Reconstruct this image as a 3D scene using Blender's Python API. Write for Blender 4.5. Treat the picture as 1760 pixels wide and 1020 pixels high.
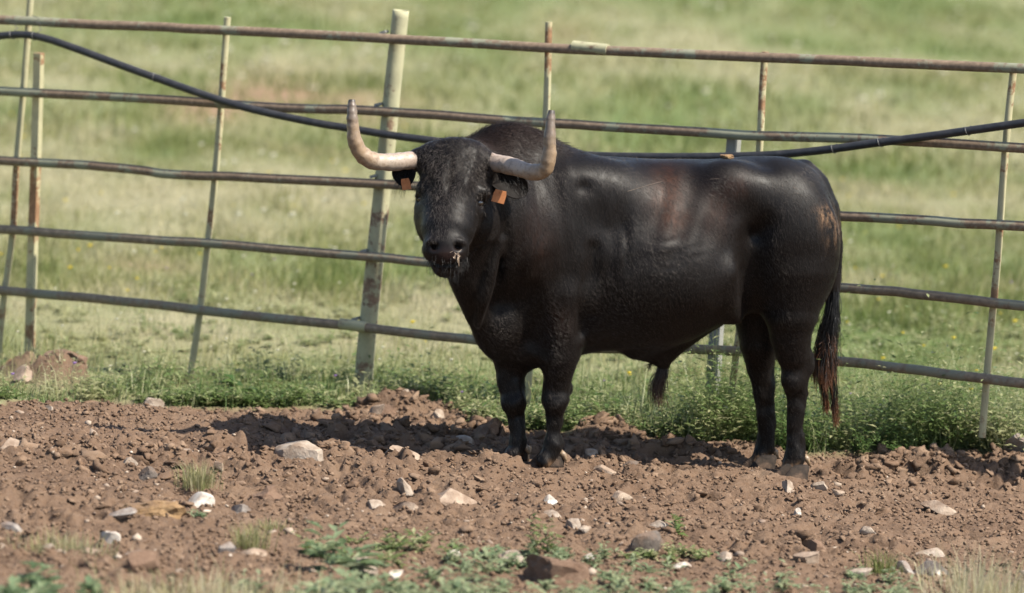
import bpy, bmesh, math, random
import numpy as np
from mathutils import Vector, Matrix

random.seed(7)
RNG = np.random.default_rng(11)
scene = bpy.context.scene
COL = scene.collection
for o in list(bpy.data.objects):
    bpy.data.objects.remove(o)

# ------------------------------------------------------------------ camera, sky, sun, exposure
cam_data = bpy.data.cameras.new("camera")
cam = bpy.data.objects.new("camera", cam_data)
COL.objects.link(cam)
cam_data.sensor_width = 36.0
cam_data.lens = 163.64
cam_data.clip_start = 0.5
cam_data.clip_end = 2000.0
cam.matrix_world = (Matrix.Translation((-0.655, -20.0, 3.2))
                    @ Matrix.Rotation(math.radians(90 - 7.10), 4, 'X')
                    @ Matrix.Rotation(math.radians(3.0), 4, 'Z'))
cam_data.dof.use_dof = True
cam_data.dof.focus_distance = 19.75
cam_data.dof.aperture_fstop = 1.9
scene.camera = cam

SUN_EL, SUN_AZ = math.radians(51), math.radians(64)      # azimuth: turned from the camera's side towards the right
sun_dir = Vector((math.sin(SUN_AZ) * math.cos(SUN_EL), -math.cos(SUN_AZ) * math.cos(SUN_EL), math.sin(SUN_EL)))
world = bpy.data.worlds.new("World")
scene.world = world
world.use_nodes = True
wn = world.node_tree
sky = wn.nodes.new("ShaderNodeTexSky")
sky.sky_type = 'NISHITA'
sky.sun_disc = False
sky.sun_elevation = SUN_EL
sky.sun_rotation = math.atan2(sun_dir.x, sun_dir.y)
wn.nodes["Background"].inputs[1].default_value = 0.105
wn.links.new(sky.outputs[0], wn.nodes["Background"].inputs[0])
sun_data = bpy.data.lights.new("sun", 'SUN')
sun_data.energy = 5.0
sun_data.angle = math.radians(0.5)
sun_data.color = (1.0, 0.94, 0.83)
sun = bpy.data.objects.new("sun", sun_data)
sun.rotation_euler = sun_dir.to_track_quat('Z', 'Y').to_euler()
sun.location = (6, -6, 12)
COL.objects.link(sun)
scene.view_settings.view_transform = 'Standard'
scene.view_settings.look = 'None'
scene.view_settings.exposure = 1.30
scene.view_settings.gamma = 1.0
scene.view_settings.use_curve_mapping = False
scene.render.engine = 'CYCLES'
scene.cycles.use_denoising = True
scene.cycles.max_bounces = 6
scene.cycles.transparent_max_bounces = 8

# ------------------------------------------------------------------ noise helpers
def _hash(*c):
    h = np.zeros(np.shape(c[0]), np.uint32)
    for i, a in enumerate(c):
        h = (h ^ (a.astype(np.int64) & 0xffffffff).astype(np.uint32)) * np.uint32([374761393, 668265263, 2246822519][i])
        h = (h ^ (h >> np.uint32(13))) * np.uint32(1274126177)
    h ^= h >> np.uint32(16)
    return (h & np.uint32(0xffffff)).astype(np.float32) / np.float32(0xffffff)

def noise2(x, y, seed=0):
    x = np.asarray(x, np.float64) + seed * 17.31; y = np.asarray(y, np.float64) - seed * 9.77
    ix, iy = np.floor(x), np.floor(y)
    fx, fy = x - ix, y - iy
    fx = fx * fx * (3 - 2 * fx); fy = fy * fy * (3 - 2 * fy)
    a = _hash(ix, iy); b = _hash(ix + 1, iy); c = _hash(ix, iy + 1); d = _hash(ix + 1, iy + 1)
    return (a + (b - a) * fx) * (1 - fy) + (c + (d - c) * fx) * fy

def noise3(p, seed=0):
    p = p + seed * 13.7
    i = np.floor(p); f = p - i
    f = f * f * (3 - 2 * f)
    out = 0
    for dx in (0, 1):
        for dy in (0, 1):
            for dz in (0, 1):
                w = (f[..., 0] if dx else 1 - f[..., 0]) * (f[..., 1] if dy else 1 - f[..., 1]) * (f[..., 2] if dz else 1 - f[..., 2])
                out = out + w * _hash(i[..., 0] + dx, i[..., 1] + dy, i[..., 2] + dz)
    return out

def fbm2(x, y, n=4, seed=0):
    s = 0; a = 0.5
    for k in range(n):
        s = s + a * noise2(x * 2 ** k, y * 2 ** k, seed + k); a *= 0.5
    return s / (1 - 0.5 ** n)

def sstep(a, b, x):
    t = np.clip((x - a) / (b - a), 0, 1)
    return t * t * (3 - 2 * t)

# ------------------------------------------------------------------ material helpers
def new_mat(name):
    m = bpy.data.materials.new(name)
    m.use_nodes = True
    return m, m.node_tree, m.node_tree.nodes["Principled BSDF"]

def N(nt, kind, **kw):
    n = nt.nodes.new(kind)
    for k, v in kw.items():
        if k.startswith("i_"):
            key = k[2:]
            n.inputs[int(key) if key.isdigit() else key.replace("_", " ")].default_value = v
        else:
            setattr(n, k, v)
    return n

def ramp(nt, fac, stops):
    r = nt.nodes.new("ShaderNodeValToRGB")
    e = r.color_ramp.elements
    while len(e) < len(stops):
        e.new(0.5)
    for i, (p, c) in enumerate(stops):
        e[i].position = p
        e[i].color = (c[0], c[1], c[2], 1) if len(c) == 3 else c
    nt.links.new(fac, r.inputs[0])
    return r.outputs[0]

def mixc(nt, fac, a, b):
    m = nt.nodes.new("ShaderNodeMix"); m.data_type = 'RGBA'
    for s, v in ((m.inputs[0], fac), (m.inputs[6], a), (m.inputs[7], b)):
        if hasattr(v, "is_linked"):
            nt.links.new(v, s)
        else:
            s.default_value = v if isinstance(v, float) else (v[0], v[1], v[2], 1)
    return m.outputs[2]

def noise_node(nt, scale, detail=4, rough=0.6, vec=None, stretch=None, coord='Object'):
    tc = nt.nodes.new("ShaderNodeTexCoord")
    v = tc.outputs[coord]
    if stretch:
        mp = nt.nodes.new("ShaderNodeMapping"); mp.inputs["Scale"].default_value = stretch
        nt.links.new(v, mp.inputs[0]); v = mp.outputs[0]
    n = nt.nodes.new("ShaderNodeTexNoise")
    n.inputs["Scale"].default_value = scale
    n.inputs["Detail"].default_value = detail
    n.inputs["Roughness"].default_value = rough
    nt.links.new(v, n.inputs["Vector"])
    return n.outputs["Fac"]

def bump(nt, bsdf, height, strength, dist, chain=None):
    b = nt.nodes.new("ShaderNodeBump")
    b.inputs["Strength"].default_value = strength
    b.inputs["Distance"].default_value = dist
    nt.links.new(height, b.inputs["Height"])
    if chain:
        nt.links.new(chain, b.inputs["Normal"])
    nt.links.new(b.outputs[0], bsdf.inputs["Normal"])
    return b.outputs[0]

def attr(nt, name, out="Fac"):
    a = nt.nodes.new("ShaderNodeAttribute"); a.attribute_name = name
    return a.outputs[out]

# ------------------------------------------------------------------ object helpers
def link(o, parent=None):
    COL.objects.link(o)
    if parent is not None:
        o.parent = parent
    return o

def mesh_obj(name, verts, faces, mat, parent=None, smooth=True, loc=None, attrs=None):
    me = bpy.data.meshes.new(name)
    verts = np.asarray(verts, np.float32)
    if isinstance(faces, np.ndarray):
        k = faces.shape[1]; n = len(faces)
        me.vertices.add(len(verts)); me.vertices.foreach_set("co", verts.ravel())
        me.loops.add(n * k); me.loops.foreach_set("vertex_index", faces.astype(np.int32).ravel())
        me.polygons.add(n)
        me.polygons.foreach_set("loop_start", np.arange(0, n * k, k, dtype=np.int32))
        me.update(calc_edges=True)
    else:
        me.from_pydata([tuple(map(float, v)) for v in verts], [], faces)
    me.validate()
    if smooth:
        me.polygons.foreach_set("use_smooth", np.ones(len(me.polygons), bool))
    for k, v in (attrs or {}).items():
        v = np.asarray(v, np.float32)
        if v.ndim == 1:
            a = me.attributes.new(k, 'FLOAT', 'POINT'); a.data.foreach_set("value", v)
        else:
            a = me.attributes.new(k, 'FLOAT_COLOR', 'POINT')
            a.data.foreach_set("color", np.c_[v, np.ones(len(v), np.float32)].astype(np.float32).ravel())
    me.materials.append(mat)
    o = bpy.data.objects.new(name, me)
    if loc is not None:
        o.location = loc
    return link(o, parent)

def tag(o, label=None, cat=None, group=None, kind=None):
    for k, v in (("label", label), ("category", cat), ("group", group), ("kind", kind)):
        if v:
            o[k] = v
    return o

def empty(name, loc, label, cat, group=None):
    o = bpy.data.objects.new(name, None)
    o.empty_display_size = 0.1
    o.location = loc
    link(o)
    return tag(o, label, cat, group)

def catmull(pts, per=8):
    p = np.asarray(pts, float)
    p = np.vstack([2 * p[0] - p[1], p, 2 * p[-1] - p[-2]])
    out = []
    for i in range(1, len(p) - 2):
        t = np.linspace(0, 1, per, endpoint=False)[:, None]
        a, b, c, d = p[i - 1], p[i], p[i + 1], p[i + 2]
        out.append(0.5 * ((2 * b) + (c - a) * t + (2 * a - 5 * b + 4 * c - d) * t ** 2 + (3 * b - a - 3 * c + d) * t ** 3))
    out.append(p[-2][None])
    return np.vstack(out)

def tube(path, rad, sides=12, closed_tip=False, squash=1.0):
    """vertices and quads of a tube along a path; rad is a number or one radius per point"""
    path = np.asarray(path, float); n = len(path)
    rad = np.broadcast_to(np.asarray(rad, float), (n,))
    tan = np.gradient(path, axis=0); tan /= np.linalg.norm(tan, axis=1)[:, None] + 1e-9
    ref = np.array([0, 1, 0.]) if abs(tan[0][1]) < 0.8 else np.array([1, 0, 0.])
    V = []
    for i in range(n):
        a = np.cross(tan[i], ref); a /= np.linalg.norm(a); b = np.cross(tan[i], a); ref = np.cross(a, tan[i]); 
        th = np.linspace(0, 2 * math.pi, sides, endpoint=False)
        V.append(path[i] + rad[i] * (np.cos(th)[:, None] * a * squash + np.sin(th)[:, None] * b))
    V = np.vstack(V)
    Fs = []
    for i in range(n - 1):
        for k in range(sides):
            k2 = (k + 1) % sides
            Fs.append((i * sides + k, i * sides + k2, (i + 1) * sides + k2, (i + 1) * sides + k))
    Fs.append(tuple(range(sides))[::-1])
    Fs.append(tuple((n - 1) * sides + k for k in range(sides)))
    return V, Fs

def tube_obj(name, path, rad, mat, parent=None, sides=12, loc=None):
    v, f = tube(path, rad, sides)
    o = mesh_obj(name, v, f, mat, parent, loc=loc)
    o.data.set_sharp_from_angle(angle=math.radians(50))
    return o

def hair_obj(name, strands, r0, r1, mat, parent):
    """strands: array (n, k, 3); one curves object"""
    n, k, _ = strands.shape
    h = bpy.data.hair_curves.new(name)
    h.add_curves([k] * n)
    h.attributes["position"].data.foreach_set("vector", strands.astype(np.float32).ravel())
    rad = h.attributes.get("radius") or h.attributes.new("radius", 'FLOAT', 'POINT')
    t = np.linspace(0, 1, k)
    rr = np.broadcast_to(r0 + (r1 - r0) * t, (n, k)).astype(np.float32)
    rad.data.foreach_set("value", rr.ravel())
    h.materials.append(mat)
    o = bpy.data.objects.new(name, h)
    link(o, parent)
    o["kind"] = "stuff"
    return o

# ------------------------------------------------------------------ ground: trampled soil in front, meadow behind the fence
EDGE = np.array([(-3.149, -0.055, 0.126), (-2.863, 0.091, 0.115), (-2.590, 1.277, -0.052), (-2.182, 1.222, -0.044), (-1.703, 1.291, -0.034), (-1.408, 1.320, -0.028), (-1.278, 1.458, -0.026), (-1.066, 1.654, -0.021), (-0.842, 1.335, -0.017), (-0.676, 0.896, -0.012), (-0.359, 0.861, -0.005), (-0.279, 0.994, -0.006), (-0.147, 0.952, -0.003),
                 (0.007, 0.745, 0.000), (0.346, 0.663, -0.001), (0.737, 0.644, -0.004), (1.160, 0.712, 0.003), (1.536, 0.820, 0.019), (1.964, 0.879, 0.032)])
def edge_y(x):
    return np.interp(x, EDGE[:, 0], EDGE[:, 1]) + (noise2(np.asarray(x) * 5, np.zeros_like(np.asarray(x, float)), 3) - 0.5) * 0.22

def base_z(x, y):
    t = sstep(0.2, 1.0, y)
    s = 0.04 + (-0.02 - 0.04) * t
    return -s * (1 - np.clip((y - 3) / 8, 0, 1)) * np.clip(x, -8, 8)

MOUNDS = [((-2.005, -1.091, 0.080), 0.62, 0.085, 0.055), ((-2.477, -1.408, 0.099), 0.40, 0.09, 0.055), ((-1.241, 0.344, 0.043), 0.26, 0.05, 0.035), ((-0.930, 0.304, 0.035), 0.30, 0.05, 0.035), ((-1.075, -0.030, 0.043), 0.34, 0.05, 0.035), ((-0.782, 0.861, -0.012), 0.20, 0.05, 0.035), ((-1.369, 1.040, -0.027), 0.22, 0.05, 0.03), ((-1.418, -0.297, 0.057), 0.16, 0.05, 0.03), ((0.026, 0.437, -0.001), 0.30, 0.05, 0.035), ((0.284, 0.393, -0.009), 0.2, 0.05, 0.03), ((-2.894, 1.851, -0.058), 0.16, 0.10, 0.12), ((-0.188, 0.831, -0.002), 0.22, 0.10, 0.075), ((-1.140, 1.379, -0.023), 0.22, 0.10, 0.07), ((1.285, 0.558, -0.019), 0.14, 0.10, 0.085), ((0.918, 0.194, -0.037), 0.20, 0.10, 0.05),
          ((-2.790, 1.644, -0.056), 0.22, 0.14, 0.08), ((-1.946, -0.920, 0.078), 0.28, 0.06, 0.035), ((1.094, 0.512, -0.022), 0.12, 0.10, 0.05), ((1.624, 0.625, -0.012), 0.18, 0.12, 0.06), ((-0.426, -2.825, 0.017), 0.12, 0.10, 0.07)]
PITS = [((-2.484, -0.989, 0.099), 0.13, 0.16, 0.075), ((-1.783, -0.639, 0.071), 0.13, 0.16, 0.08), ((-1.692, -0.523, 0.068), 0.08, 0.12, 0.06), ((-2.156, -0.733, 0.086), 0.10, 0.10, 0.05), ((0.218, -0.713, -0.009), 0.07, 0.09, 0.06),
        ((0.840, -0.577, -0.034), 0.06, 0.08, 0.05), ((-1.156, -0.647, 0.046), 0.12, 0.08, 0.05), ((0.792, 0.232, -0.031), 0.16, 0.12, 0.06), ((1.165, 0.417, -0.034), 0.16, 0.10, 0.06), ((1.469, 0.338, -0.052), 0.22, 0.12, 0.06),
        ((0.466, 0.418, -0.014), 0.12, 0.09, 0.05), ((0.076, 0.350, -0.003), 0.13, 0.09, 0.05), ((0.318, 0.628, -0.002), 0.14, 0.07, 0.05), ((-1.310, 0.881, -0.021), 0.2, 0.10, 0.05), ((-0.989, 0.649, 0.004), 0.16, 0.12, 0.06),
        ((-1.130, 0.085, 0.045), 0.14, 0.08, 0.04), ((-1.358, 0.064, 0.054), 0.12, 0.08, 0.04), ((-2.457, -2.243, 0.098), 0.10, 0.1, 0.05), ((-2.535, -2.151, 0.101), 0.08, 0.1, 0.05), ((-2.229, -2.491, 0.089), 0.1, 0.1, 0.05), ((-1.331, -2.166, 0.053), 0.08, 0.1, 0.05),
        ((-0.184, 0.234, 0.007), 0.13, 0.1, 0.05)]
_r = np.random.default_rng(5)
for i in range(130):
    px, py = _r.uniform(-3.4, 3.0), _r.uniform(-4.2, 1.1)
    s = _r.uniform(0.04, 0.10)
    (PITS if _r.random() < 0.65 else MOUNDS).append(((px, py, 0), s * _r.uniform(0.8, 1.6), s * _r.uniform(0.8, 1.5), s * _r.uniform(0.35, 0.6)))
FEET = [(-0.457, -0.198, 0.018), (-0.601, -0.106, 0.024), (0.602, 0.000, -0.024), (0.475, 0.228, -0.019)]

HEAPS = [((-2.838, 1.710, -0.057), 0.19, 0.13, 0.075), ((-2.709, 1.662, -0.054), 0.16, 0.11, 0.06), ((-2.986, 1.928, -0.060), 0.14, 0.11, 0.07), ((-1.115, 1.457, -0.022), 0.20, 0.10, 0.05)]
def heap(x, y):
    t = 0
    for (c, rx, ry, h) in HEAPS:
        q = ((x - c[0]) / rx) ** 2 + ((y - c[1]) / ry) ** 2
        t = t + h * np.exp(-q * 1.4)
    return t
def soil_mask(x, y):
    return np.clip(np.maximum(1 - sstep(-0.10, 0.12, y - edge_y(x)), heap(x, y) * 22), 0, 1)

def ridged(x, y, f, seed):
    return 1 - np.abs(2 * noise2(x * f, y * f, seed) - 1)

def rough_z(x, y):
    wx = x + 0.05 * (noise2(x * 7, y * 7, 31) - 0.5); wy = y + 0.05 * (noise2(x * 7, y * 7, 32) - 0.5)
    z = 0.050 * (fbm2(x * 1.5, y * 1.5, 3, 1) - 0.5)
    patchy = 0.35 + 1.1 * sstep(0.35, 0.7, fbm2(x * 0.9, y * 1.3, 2, 40)) 
    z = z + patchy * (0.034 * (noise2(wx * 7, wy * 7, 5) - 0.5) + 0.026 * (np.abs(noise2(wx * 15, wy * 15, 6) - 0.5) - 0.25) * 2 + 0.024 * (noise2(wx * 31, wy * 31, 7) - 0.5))
    z = z + 0.014 * (np.abs(noise2(wx * 44, wy * 44, 8) - 0.5) * 2 - 0.5) + 0.010 * (noise2(x * 70, y * 70, 9) - 0.5)
    for (c, rx, ry, h) in MOUNDS:
        q = ((x - c[0]) / rx) ** 2 + ((y - c[1]) / ry) ** 2
        z = z + h * np.exp(-q * 1.6) * (0.75 + 0.5 * noise2(x * 24, y * 24, 12))
    for (c, rx, ry, h) in PITS:
        q = np.sqrt(((x - c[0]) / rx) ** 2 + ((y - c[1]) / ry) ** 2) + 0.35 * (noise2(x * 20, y * 20, 13) - 0.5)
        z = z - h * (1 - sstep(0.45, 0.85, q)) + 0.35 * h * np.exp(-((q - 1.05) / 0.28) ** 2)
    for c in FEET:
        q = np.hypot(x - c[0], y - c[1])
        k = 1 - sstep(0.07, 0.16, q)
        z = z * (1 - k) + k * (-0.006) + 0.006 * np.exp(-((q - 0.13) / 0.04) ** 2)
    return z

def hgt(x, y):
    x = np.asarray(x, float); y = np.asarray(y, float)
    m = soil_mask(x, y)
    z = base_z(x, y) + heap(x, y) * (0.7 + 0.6 * noise2(x * 16, y * 16, 66)) + m * rough_z(x, y) + (1 - m) * 0.05 * (fbm2(x * 1.2, y * 0.8, 3, 21) - 0.5)
    # bare red patch and tussock swells far out in the meadow
    return z + (1 - m) * 0.22 * (fbm2(x * 0.25, y * 0.18, 3, 22) - 0.5) * sstep(3, 14, y)

def meadow_tint(x, y):
    """0 = lush green, 1 = dry straw"""
    a = fbm2(x * 0.55, y * 0.30, 3, 50); b = fbm2(x * 2.2, y * 1.2, 3, 55)
    t = 0.50 + 1.3 * (a - 0.5) + 1.0 * (b - 0.5)
    for (c, rx, ry, v) in GREENS:
        t = t + 0.95 * v * np.exp(-(((x - c[0]) / rx) ** 2 + ((y - c[1]) / ry) ** 2))
    return np.clip(t, 0, 1)
GREENS = [((3.377, 34.370, 0.000), 2.2, 6.0, -0.6), ((-4.114, 28.112, 0.000), 1.2, 5.0, -0.45), ((-3.026, 13.558, 0.000), 0.5, 1.2, -0.35), ((-3.314, 12.498, 0.000), 0.5, 1.0, -0.4), ((-1.236, 22.101, 0.000), 0.7, 3.0, -0.3), ((0.749, 21.413, 0.000), 0.7, 2.0, -0.35), ((-1.491, 14.439, 0.000), 0.8, 1.5, -0.3),
          ((-1.740, 6.744, -0.019), 0.9, 1.0, -0.45), ((-1.059, 6.426, -0.012), 0.6, 1.0, -0.45), ((1.505, 5.147, 0.022), 0.9, 0.9, -0.55), ((2.483, 14.356, 0.000), 0.8, 1.2, -0.5), ((1.580, 9.962, 0.004), 0.5, 1.0, -0.3), ((1.804, 19.011, 0.000), 0.8, 1.5, -0.25),
          ((-4.401, 19.895, 0.000), 0.7, 3.0, 0.35), ((-3.083, 10.253, -0.006), 0.8, 1.0, 0.3), ((3.666, 29.656, 0.000), 1.6, 2.5, 0.3), ((-2.725, 8.124, -0.020), 0.8, 0.7, 0.3), ((0.357, 25.487, 0.000), 0.9, 2.0, 0.25), ((-1.604, 3.816, -0.029), 1.0, 0.6, 0.2)]
BARE = [((-2.686, 17.924, 0.000), 0.75, 2.6, 0.75), ((-1.854, 17.308, 0.000), 0.5, 1.6, 0.5), ((-3.184, 15.676, 0.000), 0.35, 0.9, 0.45), ((-2.691, 6.423, -0.031), 0.35, 0.35, 0.5), ((3.302, 25.266, 0.000), 0.6, 1.0, 0.3), ((-0.317, 28.386, 0.000), 0.4, 1.0, 0.4), ((4.417, 28.466, 0.000), 0.4, 1.2, 0.45)]
def bare(x, y):
    t = 0
    for (c, rx, ry, v) in BARE:
        t = t + v * np.exp(-(((x - c[0]) / rx) ** 2 + ((y - c[1]) / ry) ** 2))
    return np.clip(t * (0.4 + 1.2 * noise2(x * 2.5, y * 1.5, 60)), 0, 1)

def axis(a, b, step, out, ratio=1.12, limit=400):
    mid = list(np.arange(a, b, step)); lo = []; hi = []
    s, v = step, a
    while v > -limit:
        s *= ratio; v -= s; lo.append(v)
    s, v = step, mid[-1]
    while v < out:
        s *= ratio; v += s; hi.append(v)
    return np.array(lo[::-1] + mid + hi)
xs = axis(-3.1, 2.6, 0.0105, 500, 1.16)
ys = axis(-4.3, 1.8, 0.0125, 900, 1.13)
X, Y = np.meshgrid(xs, ys)
Z = hgt(X, Y)
nx, ny = len(xs), len(ys)
ii = np.arange(nx * ny).reshape(ny, nx)
quads = np.stack([ii[:-1, :-1].ravel(), ii[:-1, 1:].ravel(), ii[1:, 1:].ravel(), ii[1:, :-1].ravel()], 1)
M_ground, nt, b = new_mat("soil_and_meadow_floor")
n_big = noise_node(nt, 3.0, 5, 0.6); n_fine = noise_node(nt, 70, 5, 0.7)
soil_col = ramp(nt, n_big, [(0.30, (0.088, 0.052, 0.032)), (0.52, (0.126, 0.078, 0.049)), (0.72, (0.162, 0.108, 0.071))])
soil_col = mixc(nt, ramp(nt, n_fine, [(0.35, (0.0, 0.0, 0.0)), (0.75, (0.55, 0.55, 0.55))]), soil_col, (0.165, 0.120, 0.090))
grass_col = ramp(nt, attr(nt, "tint"), [(0.0, (0.095, 0.130, 0.042)), (0.45, (0.170, 0.175, 0.085)), (1.0, (0.25, 0.225, 0.135))])
grass_col = mixc(nt, ramp(nt, noise_node(nt, 9, 4, 0.7), [(0.4, (0, 0, 0)), (0.7, (0.5, 0.5, 0.5))]), grass_col, (0.110, 0.120, 0.055))
grass_col = mixc(nt, attr(nt, "bare"), grass_col, (0.21, 0.135, 0.085))
nt.links.new(mixc(nt, attr(nt, "soil"), grass_col, soil_col), b.inputs["Base Color"])
b.inputs["Roughness"].default_value = 0.95; b.inputs["Specular IOR Level"].default_value = 0.12
bump(nt, b, noise_node(nt, 85, 5, 0.75), 0.8, 0.016)
P2 = np.c_[X.ravel(), Y.ravel(), Z.ravel()]
ground = mesh_obj("ground", P2, quads, M_ground, attrs={"soil": soil_mask(P2[:, 0], P2[:, 1]), "tint": meadow_tint(P2[:, 0], P2[:, 1]), "bare": bare(P2[:, 0], P2[:, 1])})
tag(ground, "trampled brown soil in front of the fence running into a meadow", kind="structure")

# loose clods and crumbs of soil: nobody could count them
def ico(sub):
    bm = bmesh.new(); bmesh.ops.create_icosphere(bm, subdivisions=sub, radius=1.0)
    v = np.array([x.co[:] for x in bm.verts]); f = np.array([[q.index for q in x.verts] for x in bm.faces]); bm.free()
    return v, f
ICO = {1: ico(1), 2: ico(2)}
def scatter(name, xy, size, sub, mat, flat=(0.55, 0.9), rough=0.28, sink=0.25, tint=None):
    bvv, bff = ICO[sub]; n = len(xy); k = len(bvv)
    d = 1 + rough * RNG.normal(0, 1, (n, k, 1)).clip(-1.8, 1.8)
    v = bvv[None] * np.ones((n, 1, 1))
    for q in range(4):
        dr = RNG.normal(0, 1, (n, 1, 3)); dr /= np.linalg.norm(dr, axis=2, keepdims=True)
        v = v - np.maximum((v * dr).sum(2, keepdims=True) - RNG.uniform(0.25, 0.7, (n, 1, 1)), 0) * dr
    for q in range(5):
        dr = RNG.normal(0, 1, (n, 1, 3)); dr /= np.linalg.norm(dr, axis=2, keepdims=True)
        v = v + np.maximum((bvv[None] * dr).sum(2, keepdims=True) - 0.55, 0) * dr * RNG.uniform(0.2, 1.1, (n, 1, 1))
    v = v * (1 + (d - 1) * 0.75)
    sc = np.stack([RNG.uniform(0.7, 1.5, n), RNG.uniform(0.6, 1.2, n), RNG.uniform(flat[0], flat[1], n)], 1)
    v = v * sc[:, None, :]
    a = RNG.uniform(0, 6.283, n); tlt = RNG.normal(0, 0.35, n)
    ct, st = np.cos(tlt)[:, None], np.sin(tlt)[:, None]
    y2 = v[..., 1] * ct - v[..., 2] * st; z2 = v[..., 1] * st + v[..., 2] * ct
    ca, sa = np.cos(a)[:, None], np.sin(a)[:, None]
    v = np.stack([v[..., 0] * ca - y2 * sa, v[..., 0] * sa + y2 * ca, z2], -1) * np.asarray(size)[:, None, None]
    z = hgt(xy[:, 0], xy[:, 1]) + np.asarray(size) * (sc[:, 2] * (0.5 - sink))
    v = v + np.c_[xy, z][:, None, :]
    f = (bff[None] + (np.arange(n) * k)[:, None, None]).reshape(-1, 3)
    t = RNG.uniform(0, 1, n) if tint is None else tint
    o = mesh_obj(name, v.reshape(-1, 3), f, mat, smooth=False, attrs={"tint": np.repeat(t, k)})
    o["kind"] = "stuff"
    return o
M_clod, nt, b = new_mat("soil_clod")
cc = ramp(nt, attr(nt, "tint"), [(0.0, (0.075, 0.046, 0.029)), (0.5, (0.122, 0.075, 0.047)), (1.0, (0.175, 0.118, 0.079))])
cc = mixc(nt, ramp(nt, noise_node(nt, 60, 5, 0.7), [(0.4, (0, 0, 0)), (0.75, (0.6, 0.6, 0.6))]), cc, (0.165, 0.120, 0.090))
nt.links.new(cc, b.inputs["Base Color"]); b.inputs["Roughness"].default_value = 0.95; b.inputs["Specular IOR Level"].default_value = 0.1
bump(nt, b, noise_node(nt, 180, 5, 0.7), 0.7, 0.005)
def soil_points(n, ylo=-4.3, dens=None):
    out = []
    while sum(len(o) for o in out) < n:
        p = np.c_[RNG.uniform(-3.3, 2.7, n * 2), RNG.uniform(ylo, 1.75, n * 2)]
        keep = (p[:, 1] < edge_y(p[:, 0]) - 0.01)
        if dens is not None:
            keep &= RNG.random(len(p)) < dens(p[:, 0], p[:, 1])
        for c in FEET:
            keep &= np.hypot(p[:, 0] - c[0], p[:, 1] - c[1] + 0.03) > 0.12
        out.append(p[keep])
    return np.vstack(out)[:n]
clumpy = lambda x, y: np.clip(sstep(0.35, 0.68, fbm2(x * 0.9, y * 1.3, 2, 40)) + 0.22 + 0.5 * sstep(0.0, 1.2, y) * (np.abs(x + 0.9) < 0.7), 0, 1)
p = soil_points(2300, dens=clumpy); scatter("soil_clods", p, np.clip(RNG.pareto(2.8, 2300) * 0.009 + 0.009, 0, 0.032), 2, M_clod, flat=(0.35, 0.7), sink=0.42)
# clods heaped on the mounds and in the churned strip behind the bull
hp = [np.array(c[:2]) + RNG.normal(0, 1, (90, 2)) * np.array([rx * 0.7, ry * 0.9]) for (c, rx, ry, h) in MOUNDS[:19]]
hp.append(np.c_[RNG.uniform(-1.6, 0.6, 700), RNG.uniform(0.0, 1.2, 700)])
hp = np.vstack(hp); hp = hp[hp[:, 1] < edge_y(hp[:, 0]) + 0.08]
for c in FEET:
    hp = hp[np.hypot(hp[:, 0] - c[0], hp[:, 1] - c[1] + 0.03) > 0.13]
scatter("soil_clods", hp, np.clip(RNG.pareto(2.2, len(hp)) * 0.010 + 0.008, 0, 0.032), 2, M_clod, rough=0.35, sink=0.35)
p = soil_points(30000); scatter("soil_crumbs", p, RNG.uniform(0.0035, 0.0115, 30000), 1, M_clod, rough=0.4, sink=0.1)
M_peb, nt, b = new_mat("pebble_stone")
cc = ramp(nt, attr(nt, "tint"), [(0.0, (0.14, 0.095, 0.068)), (0.45, (0.22, 0.165, 0.12)), (0.8, (0.32, 0.26, 0.20)), (1.0, (0.48, 0.42, 0.35))])
nt.links.new(cc, b.inputs["Base Color"]); b.inputs["Roughness"].default_value = 0.8
front = lambda x, y: np.clip(0.30 - 0.22 * (y + 0.5), 0.12, 1.0)
p = soil_points(1100, dens=front); scatter("pebbles", p, np.clip(RNG.pareto(2.4, 1100) * 0.006 + 0.0045, 0, 0.020), 1, M_peb, rough=0.18, tint=RNG.beta(1.6, 2.6, 1100))

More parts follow.
